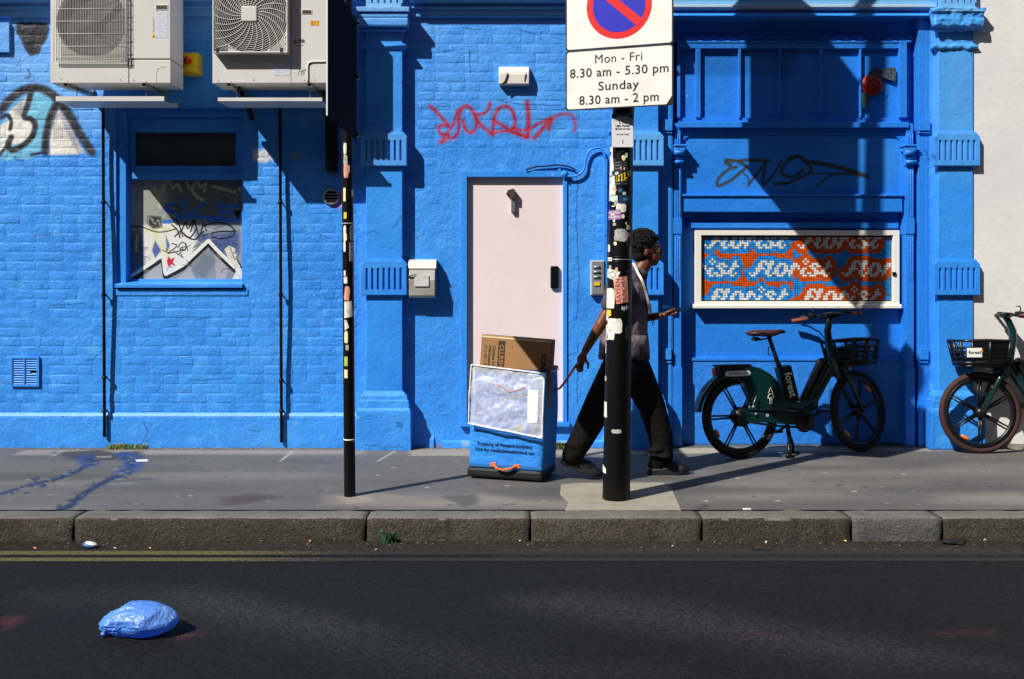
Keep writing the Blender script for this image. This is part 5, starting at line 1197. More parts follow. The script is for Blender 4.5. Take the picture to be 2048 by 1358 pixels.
# side strap towards the hand
CI = (Matrix.Translation((.000, 6.99, 0)) @ Matrix.Rotation(cyaw, 4, 'Z')).inverted()
q = MB(); q.tube([CI @ Vector(p) for p in ((X(1106, 7.02), 7.0, Z(782, 7.02)), (X(1120, 6.95), 6.95, Z(776, 6.95)), (X(1130, 6.9), 6.9, Z(764, 6.9)), (X(1142, 6.8), 6.8, Z(746, 6.8)), (X(1154, 6.76), 6.76, Z(728, 6.76)))], .011, 8, flat=.6); q.build('pull_strap', M_OR, ct, local=True)
# clear flap hanging over the front
def flapmat(nt, b):
    L, N = nt.links, nt.nodes; out = [n for n in N if n.type == 'OUTPUT_MATERIAL'][0]
    tr = N.new('ShaderNodeBsdfTransparent'); tr.inputs[0].default_value = (.86, .9, .96, 1); mx = N.new('ShaderNodeMixShader')
    t = N.new('ShaderNodeTexNoise'); t.inputs['Scale'].default_value = 9; t.inputs['Detail'].default_value = 4; t.inputs['Distortion'].default_value = 2.5; geo = N.new('ShaderNodeNewGeometry'); L.new(geo.outputs['Position'], t.inputs['Vector'])
    mr = N.new('ShaderNodeMapRange'); mr.inputs[1].default_value = .42; mr.inputs[2].default_value = .68; mr.inputs[3].default_value = .46; mr.inputs[4].default_value = .66; L.new(t.outputs[0], mr.inputs[0])
    L.new(mr.outputs[0], mx.inputs[0]); L.new(tr.outputs[0], mx.inputs[1]); L.new(b.outputs[0], mx.inputs[2]); L.new(mx.outputs[0], out.inputs[0])
M_FLAP = mat('clear_vinyl', (226, 230, 238), .2, spec=.9, bump=[(26, .008)], extra=flapmat)
fn, fm = 72, 52
def flap_pt(u_, v_):
    x = -.262+.524*u_+.034-.012*v_; yo = .012; z_ = (.790-.045*u_)*(1-v_)+(.388-.075*u_)*v_
    y = -.197-.02*v_-.012*math.sin(v_*3)-.012*mn.noise(Vector((u_*4, v_*5, 1)))-.007*(1-abs(mn.noise(Vector((u_*7+v_*5, v_*8-u_*3, 3)))))-.003*(1-abs(mn.noise(Vector((u_*16-v_*9, v_*14+u_*8, 7)))))-.001*mn.noise(Vector((u_*40, v_*34, 2)))
    return (x, y, z_)
vs = [flap_pt(i/fn, j/fm) for j in range(fm+1) for i in range(fn+1)]
fs = [(j*(fn+1)+i, j*(fn+1)+i+1, (j+1)*(fn+1)+i+1, (j+1)*(fn+1)+i) for j in range(fm) for i in range(fn)]
fp = MB().add(vs, fs, 0, True).build('clear_flap', M_FLAP, ct, local=True, fix=False)
eg = [(i/fn, 0) for i in range(fn+1)]+[(1, j/fm) for j in range(1, fm+1)]+[(i/fn, 1) for i in range(fn-1, -1, -1)]+[(0, j/fm) for j in range(fm-1, -1, -1)]
MB().tube([Vector(flap_pt(*e))+Vector((0, -.002, 0)) for e in eg], .009, 6, flat=.6).build('flap_piping', WHI, fp, local=True)
q = MB(); q.add([Vector(flap_pt(a, b))+Vector((0, -.004, 0)) for a, b in ((.79, .28), (.93, .26), (.93, .78), (.80, .80))], [(0, 1, 2, 3)]); q.build('paper_label', WHI, fp, local=True)
q = MB(); q.tube([Vector(flap_pt(a, b))+Vector((0, .006, 0)) for a, b in ((.3, .26), (.45, .3), (.55, .36), (.68, .30), (.76, .24))], .011, 6, flat=.4); q.build('inner_strap', mat('faded_red_webbing', (200, 136, 126), .6), fp, local=True)
# flat cardboard box standing in it
M_CB = mat('brown_cardboard', (152, 112, 72), .75, var=[(3, (138, 100, 62), .4, .8), (60, (166, 126, 84), .6, .8)], bump=[(9, .004), (200, .0006, 'noise', (1, 1, .1))]); M_CBI = mat('cardboard_print', (58, 40, 30), .7)
cbp = Vector((.000, 6.99, 0)) + Matrix.Rotation(cyaw, 3, 'Z') @ Vector((.035, -.08, .32))
cb = thing('cardboard_box', 'flat brown cardboard box with dark print sticking out of the blue trolley', 'box', cbp, rot=(math.radians(-2), math.radians(3.2), cyaw))
q = MB(); q.box(-.262, .248, -.045, .045, 0, .66, 0, .005); q.build('carton', M_CB, cb, local=True)
def CT(s_, x, z_, sz, m_=M_CBI, off=.0006): return text_mb(s_, sz, Matrix.Translation((x, -.0462, z_)) @ Matrix.Rotation(PI/2, 4, 'Y') @ Matrix.Rotation(PI/2, 4, 'X'), 0, .0003, align='LEFT', off=off).build('lettering', m_, cb, local=True, fix=False)
MB().box(-.135, -.085, -.0466, -.0452, .30, .625).build('dark_band', M_CBI, cb, local=True)
t = text_mb('CLLRSHC', .045, Matrix.Translation((-.110, -.0475, .60)) @ Matrix.Rotation(PI/2, 4, 'Y') @ Matrix.Rotation(PI/2, 4, 'X'), 0, .0003, align='LEFT', off=.001); t.build('lettering', M_CB, cb, local=True, fix=False)
CT('Clothes Dryer Rack', -.165, .59, .032); CT('Wäschespinne', -.195, .59, .028); CT('ハンガーラック', -.228, .59, .030); CT('SONGMICS', .195, .56, .052, off=.0016)
MB().box(.0, .068, -.047, .012, .6585, .6625, 0, .0005).build('tape', WHI, cb, local=True); MB().box(-.255, .245, -.0468, -.0452, .640, .652).build('edge_tape', mat('shiny_tape', (214, 196, 150), .2), cb, local=True)

# ------------------------------------------------------------ the walking person
PD = 6.95; pu = PD/F
def Q(px, py, dy=0.0): return Vector((X(px, PD), PD+dy, Z(py, PD)))
per = thing('person', 'person in mauve T-shirt and black trousers walking right, pulling a trolley and holding a phone', 'person', Q(1245, 953))
M_SKIN = mat('brown_skin', (112, 64, 44), .42, var=[(14, (92, 52, 36), .45, .8)], bump=[(120, .0008)], spec=.4)
bd = MB()
# torso core and neck
bd.cap(Q(1252, 590), Q(1250, 690), .12, .11); bd.cap(Q(1268, 560), Q(1292, 522, 0), .062, .054); bd.cap(Q(1240, 572, -.14), Q(1266, 566, .14), .06, .06)
# head in profile, looking right and slightly down
H = Q(1295, 502)
bd.ell(H+Vector((-.012, 0, .020)), (.094, .074, .092)); bd.ell(H+Vector((.030, 0, -.030)), (.056, .056, .072)); bd.ell(H+Vector((.046, 0, -.078)), (.032, .034, .026)); bd.ell(H+Vector((.0, 0, -.055)), (.062, .055, .035))
bd.cap(H+Vector((.080, 0, .016)), H+Vector((.098, 0, -.016)), .009, .014); bd.ell(H+Vector((.094, -.011, -.020)), (.011, .010, .009)); bd.ell(H+Vector((.094, .011, -.020)), (.011, .010, .009))
bd.ell(H+Vector((.082, 0, -.045)), (.017, .024, .0095)); bd.ell(H+Vector((.079, 0, -.059)), (.016, .022, .009)); bd.ell(H+Vector((.075, 0, .038)), (.020, .046, .012)); bd.ell(H+Vector((.062, -.036, -.006)), (.022, .018, .016)); bd.ell(H+Vector((.062, .036, -.006)), (.022, .018, .016))
for s_ in (-1, 1): bd.ell(H+Vector((-.018, s_*.076, -.008)), (.019, .008, .030), M=Matrix.Rotation(.2, 3, 'Y'))
# right arm, trailing back to the strap
bd.cap(Q(1236, 574, -.17), Q(1196, 645, -.20), .048, .040); bd.cap(Q(1196, 645, -.20), Q(1166, 698, -.19), .041, .026)
hx = Q(1160, 712, -.185)
bd.ell(hx, (.032, .022, .046), M=Matrix.Rotation(.4, 3, 'Y'))
for k, (dx, ln) in enumerate(((-.018, .050), (-.006, .054), (.006, .052), (.017, .044))):
    a = hx+Vector((dx-.006, -.008+.004*k, -.034)); b = a+Vector((-.010, -.012, -.6*ln)); c = b+Vector((.006, .016, -.45*ln)); bd.cap(a, b, .0092, .0086, n=8); bd.cap(b, c, .0086, .0076, n=8)
a = hx+Vector((.022, -.006, -.006)); b = a+Vector((.020, -.014, -.032)); c = b+Vector((-.002, .004, -.028)); bd.cap(a, b, .011, .0095, n=8); bd.cap(b, c, .0095, .0085, n=8)
# left arm, bent forward with the phone
bd.cap(Q(1262, 574, .17), Q(1262, 642, .16), .046, .040); bd.cap(Q(1262, 642, .16), Q(1318, 632, .02), .038, .026)
h2 = Q(1332, 628, .0); bd.ell(h2, (.044, .034, .020), M=Matrix.Rotation(-.25, 3, 'Y'))
for k, dy in enumerate((-.028, -.010, .008, .024)):
    a = h2+Vector((.030, dy, -.004)); b = a+Vector((.034, -.003, .012)); c = b+Vector((.018, -.002, .016)); bd.cap(a, b, .0092, .0086, n=8); bd.cap(b, c, .0086, .0076, n=8)
a = h2+Vector((.0, -.034, .012)); b = a+Vector((.030, -.006, .014)); c = b+Vector((.026, .004, .008)); bd.cap(a, b, .011, .0095, n=8); bd.cap(b, c, .0095, .0085, n=8)
body = bd.build('body', M_SKIN, per); remesh(body, .0052, 3)
q = MB()
for s_ in (-1, 1): q.ell(H+Vector((.075, s_*.025, .012)), (.009, .011, .0065), sub=2)
q.build('eyes', mat('eye_white', (150, 138, 128), .5), per); q = MB()
for s_ in (-1, 1): q.ell(H+Vector((.0790, s_*.027, .012)), (.0058, .007, .0060), sub=2)
q.build('pupils', M_INK, per)
q = MB()
for s_ in (-1, 1): q.tube([H+Vector((.084, s_*.016, .034)), H+Vector((.083, s_*.032, .038)), H+Vector((.066, s_*.050, .034))], .0045, 6)
M_HAIR = mat('black_hair', (14, 12, 12), .8, bump=[(160, .006)]); q.build('eyebrows', M_HAIR, per)
lp = MB(); lp.ell(H+Vector((.088, 0, -.046)), (.013, .021, .0065)); lp.ell(H+Vector((.086, 0, -.058)), (.012, .019, .0065)); lp.build('lips', mat('lip_brown', (104, 52, 44), .45), per)
hr = MB(); hc = H+Vector((-.036, 0, .056))
hr.ell(hc, (.100, .092, .088), sub=4, disp=lambda c: .05*mn.noise(c*4)); hr.ell(H+Vector((-.052, 0, -.012)), (.070, .078, .070)); hr.ell(H+Vector((.034, 0, .083)), (.046, .066, .028), disp=lambda c: .1*mn.noise(c*4))
for k in range(2400):
    th_ = rng.uniform(0, 2*PI); ph = math.acos(rng.uniform(-.75, 1)); d = Vector((math.sin(ph)*math.cos(th_), math.sin(ph)*math.sin(th_), math.cos(ph)))
    if d.x > .42 and d.z < .42: continue
    if d.z < .05 and d.x > -.15: continue
    p_ = hc+Vector((d.x*.102, d.y*.094, d.z*.090)); r_ = rng.uniform(.003, .0065); p_ = p_+d*rng.uniform(-.006, .016); hr.ell(p_, (r_*rng.uniform(.7, 1.6), r_*rng.uniform(.7, 1.6), r_*rng.uniform(.7, 1.6)), sub=1)
hair = hr.build('hair', M_HAIR, per); 
# T-shirt
M_SH = mat('mauve_tshirt', (68, 63, 70), .85, var=[(5, (112, 98, 106), .48, .62), (9, (38, 36, 46), .52, .62), (16, (150, 138, 138), .68, .82)], bump=[(6, .03, 'noise', (1, 1, .6)), (20, .008), (500, .0008)])
sh = MB()
sh.cap(Q(1252, 588), Q(1252, 600), .158, .165); sh.cap(Q(1251, 610), Q(1249, 672), .162, .160); sh.ell(Q(1250, 690), (.168, .16, .09)); sh.cap(Q(1238, 574, -.15), Q(1264, 570, .15), .078, .078); sh.cap(Q(1262, 562), Q(1276, 548), .085, .072)
sh.cap(Q(1236, 576, -.175), Q(1216, 606, -.195), .078, .070); sh.cap(Q(1262, 578, .17), Q(1264, 618, .17), .074, .070)
shirt = sh.build('t_shirt', M_SH, per); remesh(shirt, .010, 5)
# hem of the shirt, open cone slightly proud
hm = MB(); vs, fs = [], []
for j, (py, rx, ry) in enumerate(((668, .164, .160), (690, .172, .166), (706, .178, .170), (716, .182, .172))):
    for k in range(36):
        t = 2*PI*k/36; w_ = 1+.03*math.sin(t*5+j)+.02*math.sin(t*9); vs.append(Q(1249-(py-668)*.03, py)+Vector((rx*w_*math.cos(t), ry*w_*math.sin(t), .004*math.sin(t*3))))
for j in range(3):
    for k in range(36): fs.append((j*36+k, j*36+(k+1) % 36, (j+1)*36+(k+1) % 36, (j+1)*36+k))
hm.add(vs, fs, 0, True); hmo = hm.build('shirt_hem', M_SH, per); s2_ = hmo.modifiers.new('thickness', 'SOLIDIFY'); s2_.thickness = .005
sl_ = MB()
# trousers
M_TR = mat('black_trousers', (13, 12, 12), .85, spec=.15, var=[(8, (20, 16, 16), .5, .8)], bump=[(7, .035, 'noise', (1, 1, .8)), (22, .010)])
tr = MB(); tr.ell(Q(1250, 716), (.150, .145, .12))
tr.cap(Q(1238, 732, -.07), Q(1196, 806, -.09), .128, .108); tr.cap(Q(1196, 806, -.09), Q(1160, 876, -.09), .106, .084); tr.cap(Q(1160, 876, -.09), Q(1143, 906, -.085), .084, .074)
tr.cap(Q(1266, 732, .07), Q(1306, 812, .09), .128, .100); tr.cap(Q(1306, 812, .09), Q(1326, 880, .09), .098, .088); tr.cap(Q(1326, 880, .09), Q(1327, 918, .09), .088, .082)
for k in range(10):
    a = rng.uniform(-1, 1); tr.ell(Q(1325+a*14, 905+rng.uniform(-14, 8), .05+rng.uniform(-.05, .05)), (.05, .05, .016)); tr.ell(Q(1148+a*8, 896+rng.uniform(-14, 6), -.1+rng.uniform(-.04, .04)), (.05, .05, .016))
tro = tr.build('trousers', M_TR, per); remesh(tro, .010, 4)
# shoes
M_SHOE = mat('black_trainer', (16, 15, 17), .42, var=[(20, (44, 38, 42), .5, .8)], bump=[(60, .002)]); M_SOLE = mat('trainer_sole', (38, 40, 44), .35, bump=[(50, .002)])
def shoe(base, pitch, name_off):
    # local: x forward, z up, sole at z=0, heel at x=0
    M = Matrix.Translation(base) @ Matrix.Rotation(pitch, 4, 'Y')
    u_ = MB(); u_.ell((.055, 0, .072), (.060, .042, .055)); u_.ell((.15, 0, .060), (.095, .046, .042)); u_.ell((.235, 0, .048), (.056, .046, .030)); u_.ell((.05, 0, .115), (.048, .040, .036)); u_.xform(M)
    o = u_.build('shoe', M_SHOE, per); remesh(o, .005, 4)
    s = MB(); pts = [(-.008, 0), (.0, -.034), (.05, -.044), (.12, -.042), (.2, -.052), (.26, -.045), (.293, -.012), (.293, .012), (.26, .045), (.2, .050), (.12, .042), (.05, .042), (.0, .034)]
    vs = []; fs = []; n = len(pts)
    for j, (z_, k_) in enumerate(((.0, .93), (.006, 1), (.014, .97), (.018, 1.0), (.026, .97), (.030, 1.0), (.044, .97))):
        for x, y in pts: vs.append(((x-.14)*k_+.14, y*k_, z_+(.022*max(0, (x-.22)/.07)**2)))
    for j in range(6):
        for k in range(n): fs.append((j*n+k, j*n+(k+1) % n, (j+1)*n+(k+1) % n, (j+1)*n+k))
    fs += [tuple(range(n)), tuple(range(6*n, 7*n))]
    s.add(vs, fs, 0, True); s.xform(M); s.build('sole', M_SOLE, o)
    l_ = MB(); l_.tube([Vector((-.004, 0, .13)), Vector((-.022, 0, .145)), Vector((-.012, 0, .16)), Vector((.006, 0, .148))], .003, 6); l_.xform(M); l_.build('pull_loop', M_SHOE, o)
    for i_, yy in enumerate((-.046,)):
        w_ = MB(); w_.tube([Vector((.10, -.044, .052)), Vector((.13, -.048, .044)), Vector((.20, -.040, .066))], .0035, 5, flat=.4); w_.xform(M); w_.build('side_stripe', mat('dim_silver', (96, 92, 98), .4) if 'dim_silver' not in MATS else MATS['dim_silver'], o)
    return M
shoe(Vector((X(1296, 7.04), 7.04, .0)), 0.0, 0)
shoe(Vector((X(1122, 6.88), 6.88, .105)), math.radians(23), 0)
q = MB(); q.box(X(1166, 6.88), X(1195, 6.88), 6.84, 6.92, .0, .03, 0, .012); 
# lanyard
ln = thing('lanyard', 'white lanyard with small red marks and black clip worn by the walking person', 'lanyard', Q(1300, 655))
M_LN = mat('white_lanyard', (222, 212, 202), .6, var=[(24, (196, 60, 52), .60, .64, (.4, .4, 1))])
def strap(pts, w, name, m_, par, d=.0015):
    pts = [Vector(p) for p in smooth_path([tuple(p) for p in pts], 5)]; vs = []
    for i, p in enumerate(pts):
        t = (pts[min(i+1, len(pts)-1)]-pts[max(i-1, 0)]).normalized(); s = Vector((t.z, 0, -t.x)).normalized()*w/2
        vs += [p-s, p+s, p+s+Vector((0, d, 0)), p-s+Vector((0, d, 0))]
    fs = [(i*4+k, i*4+(k+1) % 4, (i+1)*4+(k+1) % 4, (i+1)*4+k) for i in range(len(pts)-1) for k in range(4)]+[(0, 1, 2, 3), tuple(range(len(vs)-1, len(vs)-5, -1))]
    return MB().add(vs, fs).build(name, m_, par)
def onshirt(px, py):                                    # a point just in front of the shirt
    x = X(px, PD); cx = X(1251, PD); t = max(-1, min(1, (x-cx)/.172)); return Vector((x, PD-.168*math.sqrt(max(0, 1-t*t))-.012, Z(py, PD)))
lpts = [Q(1262, 528, -.055), Q(1266, 530, -.085), Q(1271, 545, -.12), onshirt(1278, 560), onshirt(1287, 585), onshirt(1294, 610), onshirt(1300, 628)]
strap(lpts, .016, 'strap', M_LN, ln); strap([Q(1262, 528, .03), Q(1270, 540, .07), Q(1284, 562, .06), Q(1292, 590, -.0), onshirt(1298, 612), onshirt(1301, 630)], .014, 'strap', M_LN, ln)
q = MB(); p0 = onshirt(1302, 630); q.tube([p0, p0+Vector((.004, -.002, -.02))], .007, 8); q.tube([p0+Vector((.0, -.002, -.02)), p0+Vector((.004, -.004, -.05)), p0+Vector((.014, -.004, -.078)), p0+Vector((.02, -.004, -.05)), p0+Vector((.008, -.004, -.02))], .0035, 6); q.build('clip', M_INK, ln)
q = MB(); q.box(-.0365, .0365, -.075, .075, -.004, .004, 0, .003)
ph = thing('phone', 'black mobile phone lying in the forward hand of the walking person', 'phone', Q(1346, 617, -.004), rot=(math.radians(8), math.radians(-14), math.radians(78)))
q.build('case', M_BLACK, ph, local=True); MB().box(-.034, .034, -.071, .071, .0041, .0047).build('screen', M_DARKGLASS, ph, local=True)

# ------------------------------------------------------------ hire bicycles
M_GRN = mat('dark_green_cycle_paint', (6, 46, 46), .3, coat=.4, var=[(4, (4, 38, 40), .4, .8)]); M_BKF = mat('black_cycle_frame', (14, 16, 17), .35); M_RUB = mat('brown_rubber', (58, 34, 30), .75, bump=[(160, .003)]); M_RUBK = mat('black_rubber', (20, 18, 18), .75, bump=[(160, .003)])
M_SAD = mat('brown_saddle', (62, 30, 28), .5); M_GRIP = mat('brown_grip', (120, 62, 54), .7); M_REF = mat('orange_reflector', (232, 120, 20), .3); M_LOGO = mat('cycle_white_print', (226, 230, 222), .5)
WR = .32
def wheel_parts(parent, cx, M, tyre_m, ang0=0, front=True):
    def T(mb): return mb.xform(M)
    w_ = MB(); w_.tube([(cx+(WR-.024)*math.cos(t), 0, WR+(WR-.024)*math.sin(t)) for t in np.linspace(0, 2*PI, 65)], .0245, 10, caps=False); wh = T(w_).build('tyre', tyre_m, parent, local=True, fix=False)
    r_ = MB(); vs = []; fs = []; n = 64
    prof = [(WR-.040, -.017), (WR-.040, .017), (WR-.072, .013), (WR-.078, 0), (WR-.072, -.013)]
    for k in range(n):
        a = 2*PI*k/n
        for rr, y in prof: vs.append((cx+rr*math.cos(a), y, WR+rr*math.sin(a)))
    for k in range(n):
        for j in range(5): fs.append((k*5+j, k*5+(j+1) % 5, ((k+1) % n)*5+(j+1) % 5, ((k+1) % n)*5+j))
    r_.add(vs, fs, 0, True); T(r_).build('rim', M_BKF, wh, local=True)
    h_ = MB(); h_.lathe((cx, -.045 if front else -.06, WR), [(.001, 0), (.03, 0), (.045 if front else .075, .02), (.045 if front else .075, .06 if front else .08), (.03, .09 if front else .12), (.001, .09 if front else .12)], 24, 0, 'Y'); T(h_).build('hub', M_BKF, wh, local=True)
    for k in range(6):
        a = ang0+k*PI/3; s_ = MB()
        for da in (-.05, .05):
            p0_ = (cx+.03*math.cos(a+da*5), 0, WR+.03*math.sin(a+da*5)); p1 = (cx+(WR-.07)*math.cos(a+da), 0, WR+(WR-.07)*math.sin(a+da)); s_.tube([p0_, p1], [.0095, .0065], 6)
        T(s_).build('spoke', M_BKF, wh, local=True)
    for a in (ang0+.55+PI*.0, ang0+.55+PI):
        f = MB(); f.tube([(cx+(WR-.09)*math.cos(a+q_), 0, WR+(WR-.09)*math.sin(a+q_)) for q_ in np.linspace(-.15, .15, 6)], [.008, .013, .015, .015, .013, .008], 8); T(f).build('reflector', M_REF, wh, local=True)
def bicycle(label, loc, yaw, lean, steer, tyre_m, decals, ang=(0, .3)):
    b = thing('hire_bicycle', label, 'bicycle', loc, rot=(lean, 0, yaw), group='dark green hire bicycles by the wall')
    I = Matrix.Identity(4); WB = 1.06
    wheel_parts(b, 0, I, tyre_m, ang[0], False)
    hp = Vector((.86, 0, .80)); axv = Vector((.30, 0, -1)).normalized()      # steering axis
    MS = Matrix.Translation(hp) @ Matrix.Rotation(steer, 4, axv) @ Matrix.Translation(-hp)
    wheel_parts(b, WB, MS, tyre_m, ang[1], True)
    def sq(mb): mb.v = [(x_, y_, z_ if z_ < .42 else .42+(z_-.42)*.915) for x_, y_, z_ in mb.v]; return mb
    def st(mb, name, m_, par=b, **k): sq(mb); mb.xform(MS); return mb.build(name, m_, par, local=True, **k)
    def L(mb, name, m_, par=b, **k): sq(mb); return mb.build(name, m_, par, local=True, **k)
    # rear shell with mudguard
    sh_ = [(-.19, .735), (.08, .735), (.17, .71), (.26, .655), (.33, .575), (.37, .47), (.385, .40), (.11, .385), (.075, .46), (.03, .56), (.0, .60), (-.03, .625), (-.10, .63)]
    arc = [(.345*math.cos(t), WR+.345*math.sin(t)) for t in np.linspace(1.85, 3.0, 8)]
    arco = [(.375*math.cos(t), WR+.385*math.sin(t)) for t in np.linspace(3.02, 2.15, 7)]
    poly = sh_+arc+arco+[(-.195, .70)]
    q = MB(); q.prism(poly, -.042, .042); L(q, 'rear_shell', M_GRN, bevel=.008)
    q = MB(); q.box(-.20, .085, -.05, .05, .735, .748, 0, .004); L(q, 'rack_top', M_BKF)
    q = MB(); q.box(-.215, -.19, -.03, .03, .66, .72, 0, .006); L(q, 'rear_light', mat('red_lens', (140, 20, 18), .3) if 'red_lens' not in MATS else MATS['red_lens'])
    q = MB(); q.cap((.09, 0, .38), (.40, 0, .37), .034, .045); q.cap((.40, 0, .37), (.52, 0, .345), .055, .062); q.cap((.52, 0, .345), (.62, 0, .40), .062, .06); q.cap((.62, 0, .40), (.84, 0, .74), .045, .040); q.cap((.25, -.0, .41), (.46, 0, .41), .03, .04); L(q, 'frame', M_GRN)
    q = MB(); q.cap((.575, 0, .43), (.735, 0, .735), .048, .048); q.xform(Matrix.Identity(4)); L(q, 'battery', M_BKF)
    q = MB(); q.tube([(.735, 0, .735), (.77, -.03, .76), (.82, -.03, .73), (.84, 0, .70)], .008, 6); L(q, 'cable', M_BKF)
    q = MB(); q.box(-.055, .055, -.048, .048, -.16, .16, 0, .015); q.xform(Matrix.Translation((.415, 0, .565)) @ Matrix.Rotation(-.22, 4, 'Y')); sb_ = L(q, 'lock_box', M_BKF)
    q = MB(); q.tube([(.36, 0, .70), (.335, 0, .76), (.268, 0, .975)], [.022, .018, .0155], 12); L(q, 'seat_post', M_BKF)
    q = MB(); q.tube([(.29, -.012, .89), (.255, -.012, .88), (.250, -.012, .83), (.275, -.012, .81)], .005, 6); L(q, 'seat_lever', M_BKF)
    q = MB(); q.ell((.155, 0, 1.005), (.075, .085, .028)); q.ell((.25, 0, 1.0), (.11, .050, .028)); q.ell((.345, 0, 1.012), (.075, .030, .020)); q.cap((.15, 0, 1.005), (.38, 0, 1.016), .028, .018); so__ = L(q, 'saddle', M_SAD); remesh(so__, .006, 4)
    q = MB(); q.tube([(.13, 0, .985), (.16, 0, .945), (.24, 0, .955), (.33, 0, .99)], .007, 6); q.ell((.155, 0, .955), (.04, .03, .018)); L(q, 'saddle_rail', M_BKF)
    # chain side, crank, stand
    q = MB(); q.prism([(-.03, WR+.028), (.10, WR+.028), (.50, WR+.005), (.55, WR-.04), (.50, WR-.085), (.10, WR-.040), (-.03, WR-.028)], -.060, -.045); L(q, 'chain_guard', M_GRN, bevel=.004)
    q = MB(); q.tube([(0, -.05, WR-.03), (.25, -.05, WR-.075), (.50, -.05, WR-.10)], .009, 6); q.tube([(0, .05, WR), (.5, .05, WR-.03)], .011, 6); L(q, 'chainstay', M_BKF)
    q = MB(); q.lathe((.52, -.075, WR-.055), [(.001, .0), (.03, 0), (.078, .004), (.084, .010), (.078, .014), (.03, .016), (.001, .016)], 28, 0, 'Y'); L(q, 'chainring', M_BKF)
    q = MB(); q.tube([(.52, -.085, WR-.055), (.66, -.09, WR+.03)], .012, 6); q.tube([(.52, .085, WR-.055), (.38, .09, WR-.14)], .012, 6); L(q, 'crank', M_BKF)
    q = MB(); q.box(.61, .71, -.18, -.095, WR+.018, WR+.04, 0, .006); L(q, 'pedal', M_BKF); q = MB(); q.box(.33, .43, .095, .18, WR-.155, WR-.133, 0, .006); L(q, 'pedal', M_BKF)
    q = MB(); q.tube([(.40, 0, .30), (.42, 0, .15)], .018, 8); q.tube([(.42, 0, .17), (.385, -.05, .07), (.37, -.09, .010)], .013, 8); q.tube([(.42, 0, .17), (.47, .03, .08), (.50, .08, .010)], .013, 8); q.box(.33, .40, -.105, -.075, .0, .02, 0, .006); q.box(.48, .55, .065, .095, .0, .02, 0, .006); L(q, 'kickstand', M_BKF)
    # front end
    q = MB(); q.tube([(.845, 0, .62), (.815, 0, .80), (.79, 0, .92), (.785, 0, 1.01), (.815, 0, 1.09), (.835, 0, 1.13)], [.036, .034, .030, .028, .026, .026], 12); st(q, 'stem', M_GRN)
    q = MB(); q.cap((.865, 0, .62), (.91, 0, .665), .03, .035)
    for s_ in (-1, 1): q.tube([(.885, s_*.045, .68), (.925, s_*.05, .60), (WB, s_*.05, WR)], [.022, .022, .014], 8)
    q.box(.86, .93, -.06, .06, .66, .70, 0, .01); st(q, 'fork', M_GRN)
    mg = MB(); 
    for s_ in (-1, 1):
        mg.tube([(.835, s_*.02, 1.13), (.85, s_*.14, 1.15), (.83, s_*.24, 1.14), (.79, s_*.30, 1.135)], .0125, 8)
    st(mg, 'handlebar', M_BKF)
    for s_ in (-1, 1):
        g_ = MB(); g_.tube([(.835, s_*.225, 1.142), (.79, s_*.30, 1.135), (.76, s_*.335, 1.13)], .018, 10); st(g_, 'grip', M_GRIP)
        g_ = MB(); g_.tube([(.86, s_*.20, 1.15), (.875, s_*.24, 1.165), (.85, s_*.30, 1.17), (.82, s_*.33, 1.165)], .0055, 6); g_.box(.79, .84, s_*.14, s_*.2, 1.145, 1.18, 0, .008); st(g_, 'brake_lever', M_BKF)
    g_ = MB(); g_.tube([(.80, .12, 1.15), (.78, .13, 1.20), (.795, .14, 1.225), (.82, .14, 1.22)], .005, 6); g_.box(.80, .88, -.06, .06, 1.14, 1.17, 0, .01); g_.ell((.84, 0, 1.15), (.05, .05, .025)); st(g_, 'phone_holder', M_BKF)
    # basket: open slatted tray
    bk = MB(); x0, x1, z0, z1, hw0, hw1 = .90, 1.20, .715, .93, .12, .155
    def bp(u_, s_, w_): hw_ = hw0+(hw1-hw0)*w_; return Vector((x0+(x1-x0)*u_+(.02+.05*w_)*(u_-.3), s_*hw_*(1 if u_ < .8 else 1-.25*(u_-.8)/.2), z0+(z1-z0)*w_))
    for w_ in (0, .12, .34, .52, .70, 1):
        r_ = .011 if w_ in (0, 1) else (.016 if w_ == .12 else .0075)
        bk.tube([bp(0, -1, w_), bp(.8, -1, w_), bp(1, -1, w_), bp(1.02, 0, w_), bp(1, 1, w_), bp(.8, 1, w_), bp(0, 1, w_), bp(0, -1, w_)], r_, 6)
    for s_ in (-1, 1):
        for u_ in (.0, .42, .8, 1.0): bk.tube([bp(u_, s_, 0), bp(u_, s_, 1)], .012, 6)
    bk.tube([bp(1.02, 0, 0), bp(1.02, 0, 1)], .012, 6)
    bk.add([bp(0, -1, 0), bp(1, -1, 0), bp(1, 1, 0), bp(0, 1, 0)], [(0, 1, 2, 3)])
    for s_ in (-1, 1): bk.add([bp(0, s_, 0), bp(.42, s_, 0), bp(.42, s_, .95), bp(0, s_, .95)], [(0, 1, 2, 3)]) if decals == 1 else bk.add([bp(0, s_, 0), bp(.8, s_, 0), bp(.8, s_, .16), bp(0, s_, .16)], [(0, 1, 2, 3)])
    bk.add([bp(0, -1, 0), bp(0, 1, 0), bp(0, 1, .7), bp(0, -1, .7)], [(0, 1, 2, 3)])
    bko = st(bk, 'basket', M_BKF, fix=False)
    f = MB(); f.box(1.0, 1.03, -.12, -.03, .64, .71, 0, .01) if 0 else f.ell((.98, 0, .69), (.04, .03, .03)); st(f, 'front_light', M_STEEL)
    yb_ = .150
    if decals: f = MB(); f.box(1.10, 1.215, yb_, yb_+.006, .79, .87, 0, .003); st(f, 'basket_plate', M_LOGO)
